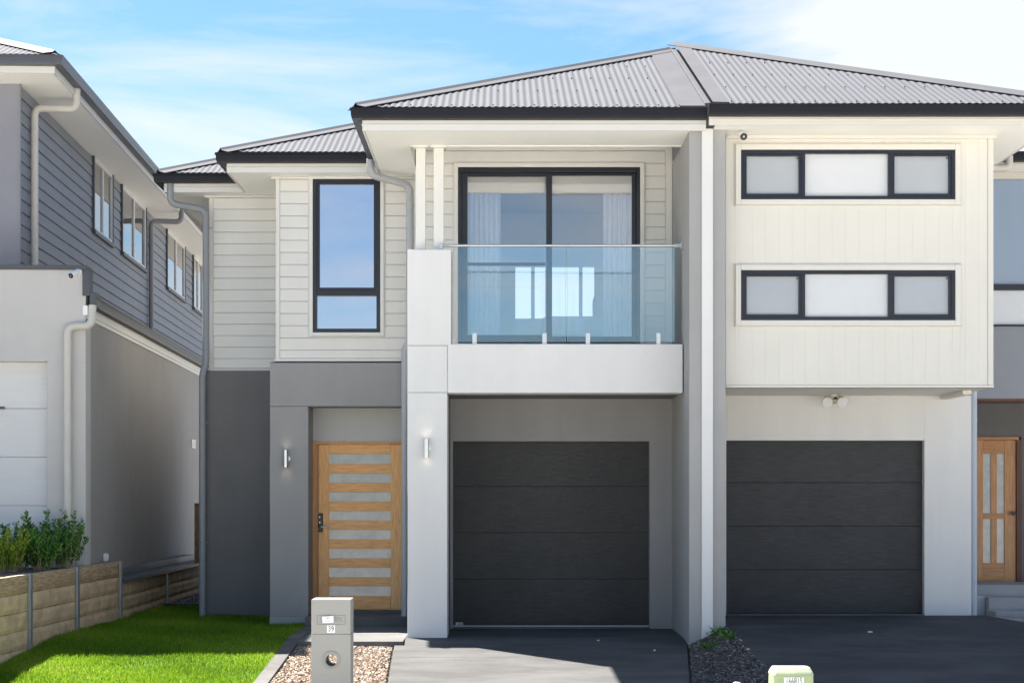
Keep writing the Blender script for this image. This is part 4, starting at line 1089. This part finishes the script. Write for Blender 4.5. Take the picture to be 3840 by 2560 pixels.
chipm = tone_mat('wood_chips', [(0, (.13,.085,.06)), (.35, (.24,.175,.13)), (.7, (.38,.30,.235)), (1, (.56,.48,.40))], .85)
mulchm = tone_mat('dark_mulch', [(0, (.06,.05,.045)), (.5, (.12,.105,.095)), (.9, (.2,.18,.165)), (1, (.42,.39,.36))], .9)
gravm = tone_mat('grey_gravel', [(0, (.08,.075,.08)), (.5, (.18,.17,.18)), (1, (.42,.4,.4))], .9)

# grass blades
n = 190000
y = 15.0+(rng.beta(1.0, 1.5, n))*9.6
x = rng.uniform(0, 1, n); xlft = np.where(y < 21.9, -5.16+.05*(y-18.4), -5.0); xrgt = np.where(y < 21.05, -2.45, np.where(y < 22.4, U(620, YF)-.0, U(457, YL)))
xrgt = np.where(y > 22.4, U(465, YL), xrgt)
x = xlft+x*(xrgt-xlft)
keep = ~((y > 21.02) & (x > fl-.01)); x, y = x[keep], y[keep]; n = len(x)
gzv = np.where(y >= 19.1, 0, -.08*(19.1-y))
P = np.stack([x, y, gzv-.012], 1)
wave = .5+.5*np.sin(x*5.1+2*np.sin(y*2.3))*np.sin(y*4.3+x*1.7)
patch = .5+.25*np.sin(x*2.3+1.3*np.sin(y*1.1))+.25*np.sin(y*3.1+x*1.9+.7)
thin = rng.uniform(0, 1, n) < np.clip(.62+.5*(patch-.3)+.25*wave, 0, 1); P = P[thin]; wave = wave[thin]; patch = patch[thin]; n = len(P)
d = np.stack([rng.normal(0, .45, n), rng.normal(0, .45, n), np.ones(n)], 1)
g_ = foliage_mesh('lawn_grass', P, d, rng.uniform(.025, .062, n)*(.75+.5*wave), rng.uniform(.004, .008, n), grassm, None, 1.2, np.clip(rng.normal(.46, .24, n)+.5*(patch-.5), 0, 1))
tag(g_, 'bright green turf covering the small front lawn', 'grass', kind='stuff')

def chips(name, n, xf, yf_, zf, m, lo, hi, flat=.35, label='', cat='', lift=None):
    y = yf_(n); x = xf(n, y); z = zf(y)
    v = np.empty((n, 8, 3)); c = np.array([[-1,-1,-1],[1,-1,-1],[1,1,-1],[-1,1,-1],[-1,-1,1],[1,-1,1],[1,1,1],[-1,1,1]])*.5
    sz = np.stack([rng.uniform(lo, hi, n), rng.uniform(lo, hi, n)*.55, rng.uniform(lo, hi, n)*flat*.6], 1)
    ang = rng.uniform(0, 2*np.pi, n); tl = rng.normal(0, .35, n); tl2 = rng.normal(0, .35, n)
    for k in range(8):
        q = c[k]*sz*rng.uniform(.7, 1.15, (n, 1))
        a0 = q[:, 0]*np.cos(tl)-q[:, 2]*np.sin(tl); c0 = q[:, 0]*np.sin(tl)+q[:, 2]*np.cos(tl)
        b0 = q[:, 1]*np.cos(tl2)-c0*np.sin(tl2); c1 = q[:, 1]*np.sin(tl2)+c0*np.cos(tl2)
        v[:, k, 0] = x+a0*np.cos(ang)-b0*np.sin(ang); v[:, k, 1] = y+a0*np.sin(ang)+b0*np.cos(ang); v[:, k, 2] = z+c1+(lift(x, y) if lift else 0)
    fc = np.array([[0,3,2,1],[4,5,6,7],[0,1,5,4],[1,2,6,5],[2,3,7,6],[3,0,4,7]])
    idx = (np.arange(n)[:, None, None]*8+fc[None]).reshape(-1)
    me = bpy.data.meshes.new(name); me.vertices.add(n*8); me.vertices.foreach_set('co', v.reshape(-1))
    me.loops.add(n*24); me.loops.foreach_set('vertex_index', idx.astype(np.int32)); me.polygons.add(n*6); me.polygons.foreach_set('loop_start', np.arange(0, n*24, 4, dtype=np.int32))
    at = me.color_attributes.new('tone', 'FLOAT_COLOR', 'POINT'); t = np.repeat(rng.uniform(0, 1, n), 8)
    at.data.foreach_set('color', np.stack([t, t, t, np.ones_like(t)], 1).reshape(-1).astype(np.float32))
    me.update(calc_edges=True); me.materials.append(m)
    o = bpy.data.objects.new(name, me); COL.objects.link(o); tag(o, label, cat, kind='stuff'); return o
def mlift(x, y):
    x0 = 2.05-.1*np.maximum(0, 18.6-y); x1 = 2.46+.085*np.maximum(0, 18.4-y)
    rzv = np.maximum(np.where(y >= 18.6, .17, .17-.14*(18.6-y)), -.08*(19.1-y))
    return np.clip((x-x0)/(x1-x0), 0, 1)*(rzv-np.where(y >= 19.1, 0, -.08*(19.1-y)))
gzn = lambda y: np.where(y >= 19.1, 0, -.08*(19.1-y))
chips('wood_chip_mulch', 30000, lambda n, y: rng.uniform(-2.285, -1.13-.035*(y-16)-.015, n), lambda n: rng.uniform(15, 18.58, n), lambda y: gzn(y)-.038+rng.uniform(0, .03, len(y)), chipm, .012, .042, label='pale wood chips filling the garden bed beside the driveway', cat='wood chips')
chips('dark_mulch', 14000, lambda n, y: rng.uniform(np.minimum(2.07-.1*(18.6-y), 2.05)+.02, np.where(y > 18.4, 2.46, 2.46+.085*(18.4-y))+.03, n), lambda n: rng.uniform(15.2, 18.56, n), lambda y: gzn(y)-.03+rng.uniform(0, .03, len(y)), mulchm, .014, .05, lift=mlift, label='dark bark mulch strip between the two driveways', cat='mulch')
chips('side_gravel', 9000, lambda n, y: rng.uniform(-4.99, -3.95, n), lambda n: rng.uniform(24.72, 30, n), lambda y: rng.uniform(0, .025, len(y)), gravm, .015, .04, .8, label='grey gravel in the narrow gap between the houses', cat='gravel')
# shrubs in the raised planter
shr = [(-5.30, 20.28, .56, .26, 'upright dark green shrub at the right end of the raised planter', 0), (-5.56, 20.2, .62, .27, 'tallest dark green shrub in the middle of the raised planter', 0),
       (-5.80, 20.05, .50, .26, 'dark green shrub second from the left edge in the raised planter', 0), (-5.72, 19.35, .42, .24, 'yellow-green shrub in front at the left edge of the planter', 1), (-5.45, 19.75, .44, .24, 'low leafy green shrub nearest the sleepers in the planter', 0)]
for (sx, sy, sh, sr, lab, kind) in shr:
    s_ = empty('shrub', (sx, sy, .74)); tag(s_, lab, 'shrub', 'shrubs in the raised planter')
    Pn, Dn = [], []; stem = MB()
    for k in range(26):
        an = random.uniform(0, 6.28); rr0 = sr*math.sqrt(random.random()); hh = sh*(random.uniform(.62, 1.12) if k % 6 else random.uniform(1.1, 1.35))*(1-.25*(rr0/sr)**2)
        b0 = Vector((sx+.3*rr0*math.cos(an), sy+.3*rr0*math.sin(an), .70)); t0 = Vector((sx+rr0*math.cos(an), sy+rr0*math.sin(an), .74+hh))
        mid = b0.lerp(t0, .5)+Vector((random.uniform(-.02,.02), random.uniform(-.02,.02), 0))
        stem.tube([tuple(b0), tuple(mid), tuple(t0)], [.006, .004, .002], 5)
        for q in range(75):
            t = .2+.8*random.random()**.7; c = b0.lerp(mid, t*2) if t < .5 else mid.lerp(t0, t*2-1)
            Pn.append(c+Vector((random.gauss(0,.012), random.gauss(0,.012), random.gauss(0,.01))))
            a2 = random.uniform(0, 6.28); Dn.append(Vector((math.cos(a2), math.sin(a2), random.uniform(.5, 2.0))))
    foliage_mesh('foliage', np.array(Pn), np.array(Dn), rng.uniform(.035, .065, len(Pn)), rng.uniform(.014, .024, len(Pn)), leafy if kind else leafm, s_)
    stem.build('stems', sleepwd, s_)
# weeds by the party wall
for (sx, sy, sh, lab) in ((2.34, 18.33, .10, 'small weed growing against the end of the grey party wall'), (2.44, 18.05, .09, 'low weed at the edge of the bark mulch and right driveway'), (2.20, 17.95, .07, 'tiny weed in the bark mulch in front of the white joint cover')):
    gl_ = gz(sy)+float(mlift(np.array([sx]), np.array([sy]))[0]); s_ = empty('weed', (sx, sy, gl_-.02)); tag(s_, lab, 'weed', 'weeds in the bark mulch')
    Pn = []; Dn = []
    for k in range(90):
        an = random.uniform(0, 6.28); r0 = random.uniform(0, .09)
        Pn.append((sx+r0*math.cos(an), sy+r0*math.sin(an), gl_-.02+random.uniform(0, sh))); Dn.append((math.cos(an), math.sin(an), random.uniform(.3, 1.5)))
    foliage_mesh('foliage', np.array(Pn), np.array(Dn), rng.uniform(.03, .07, 90), rng.uniform(.01, .02, 90), leafm, s_)
# pale stones behind the service pillar
def rock(name, c, r, label, seed, col=stonep):
    import bmesh
    bm = bmesh.new(); bmesh.ops.create_icosphere(bm, subdivisions=3, radius=1)
    q = random.Random(seed); ph_ = [q.uniform(0, 6) for _ in range(6)]
    for v in bm.verts:
        s = 1+.16*math.sin(v.co.x*3+ph_[0])*math.sin(v.co.y*3.3+ph_[1])+.12*math.sin(v.co.z*4+ph_[2]+v.co.x*2)+.05*math.sin(v.co.x*9+ph_[3])*math.sin(v.co.y*8+ph_[4])
        v.co = Vector((v.co.x*r[0]*s+c[0], v.co.y*r[1]*s+c[1], v.co.z*r[2]*s+c[2]))
    me = bpy.data.meshes.new(name); bm.to_mesh(me); bm.free(); me.polygons.foreach_set('use_smooth', [True]*len(me.polygons)); me.materials.append(col)
    o = bpy.data.objects.new(name, me); COL.objects.link(o); tag(o, label, 'stone', 'loose pale stones in the bark mulch'); return o
ml_ = lambda x, y: gz(y)+float(mlift(np.array([x]), np.array([y]))[0])
pale = mat('pale_stone', (.60,.54,.47), .85, .2, 12, .4, 40)
rock('stone', (U(1694, 15.9), 15.9, ml_(U(1694, 15.9), 15.9)+.02), (.06, .05, .06), 'largest pale stone at the left of the pair behind the green pillar', 1, pale)
rock('stone', (U(1707, 15.8), 15.8, ml_(U(1707, 15.8), 15.8)+.01), (.05, .04, .05), 'smaller pale stone in the middle near the green pillar', 2, pale)
rock('stone', (U(1720, 15.95), 15.95, ml_(U(1720, 15.95), 15.95)+.0), (.045, .04, .035), 'small flat pale stone nearest the green pillar on the mulch', 3, pale)
for i, (px, py, D) in enumerate(((1700, 1489, 17.9), (1672, 1477, 18.2), (1718, 1507, 17.5))):
    rock('stone', (U(px, D), D, ml_(U(px, D), D)-.005), (.022, .018, .016), ['tiny white pebble at the middle of the mulch edge', 'tiny white pebble closest to the party wall base', 'tiny white pebble on the mulch edge nearest the viewer'][i], 20+i, pale)
# stone paving beyond the right driveway
pv = empty('stone_paving', (6.3, 19.9, .1)); pv['kind'] = 'structure'
for i in range(4):
    for j in range(3):
        x0 = 5.95+j*.42+.06*(i % 2)+.16*(3-i); y0 = 18.9+i*.5
        bx('paving_stone', stonep, pv, x0, x0+.39, y0, y0+.46, .0, .12-.04*(3-i)+random.uniform(-.006, .006), .012)
# bed seen through the sliding door
bd = empty('bed', (1.3, 22.6, 3.3)); tag(bd, 'white bed with pillows seen through the sliding balcony door', 'bed')
bx('base', intw, bd, .55, 1.98, 22.0, 23.6, 3.3, 3.72, .02)
bx('quilt', linen, bd, .52, 1.985, 21.95, 23.5, 3.721, 3.98, .06)
for x0 in (1.25, 1.62): bx('pillow', linen, bd, x0, x0+.33, 23.05, 23.4, 3.981, 4.42, .08)

# small pale scraps blown onto the concrete
for i, (px, D, zf, lab) in enumerate(((1503, 18.25, gz, 'tiny pale paper scrap on the shaded middle of the centre driveway'), (1374, 18.9, gz, 'tiny pale flake on the centre driveway close to the garage door'), (1998, 18.3, rz, 'small white scrap lying on the right driveway'))):
    x = U(px, D); z = zf(D)+.001; r = .028 if i == 2 else .014
    sc = MB().prism([(x-r, D-.02, z), (x+r*.8, D-.03, z), (x+r, D+.02, z+.006), (x-r*.6, D+.03, z+.004)], (0, 0, .003)).build('paper_scrap', paper)
    tag(sc, lab, 'scrap', 'scraps on the driveways')
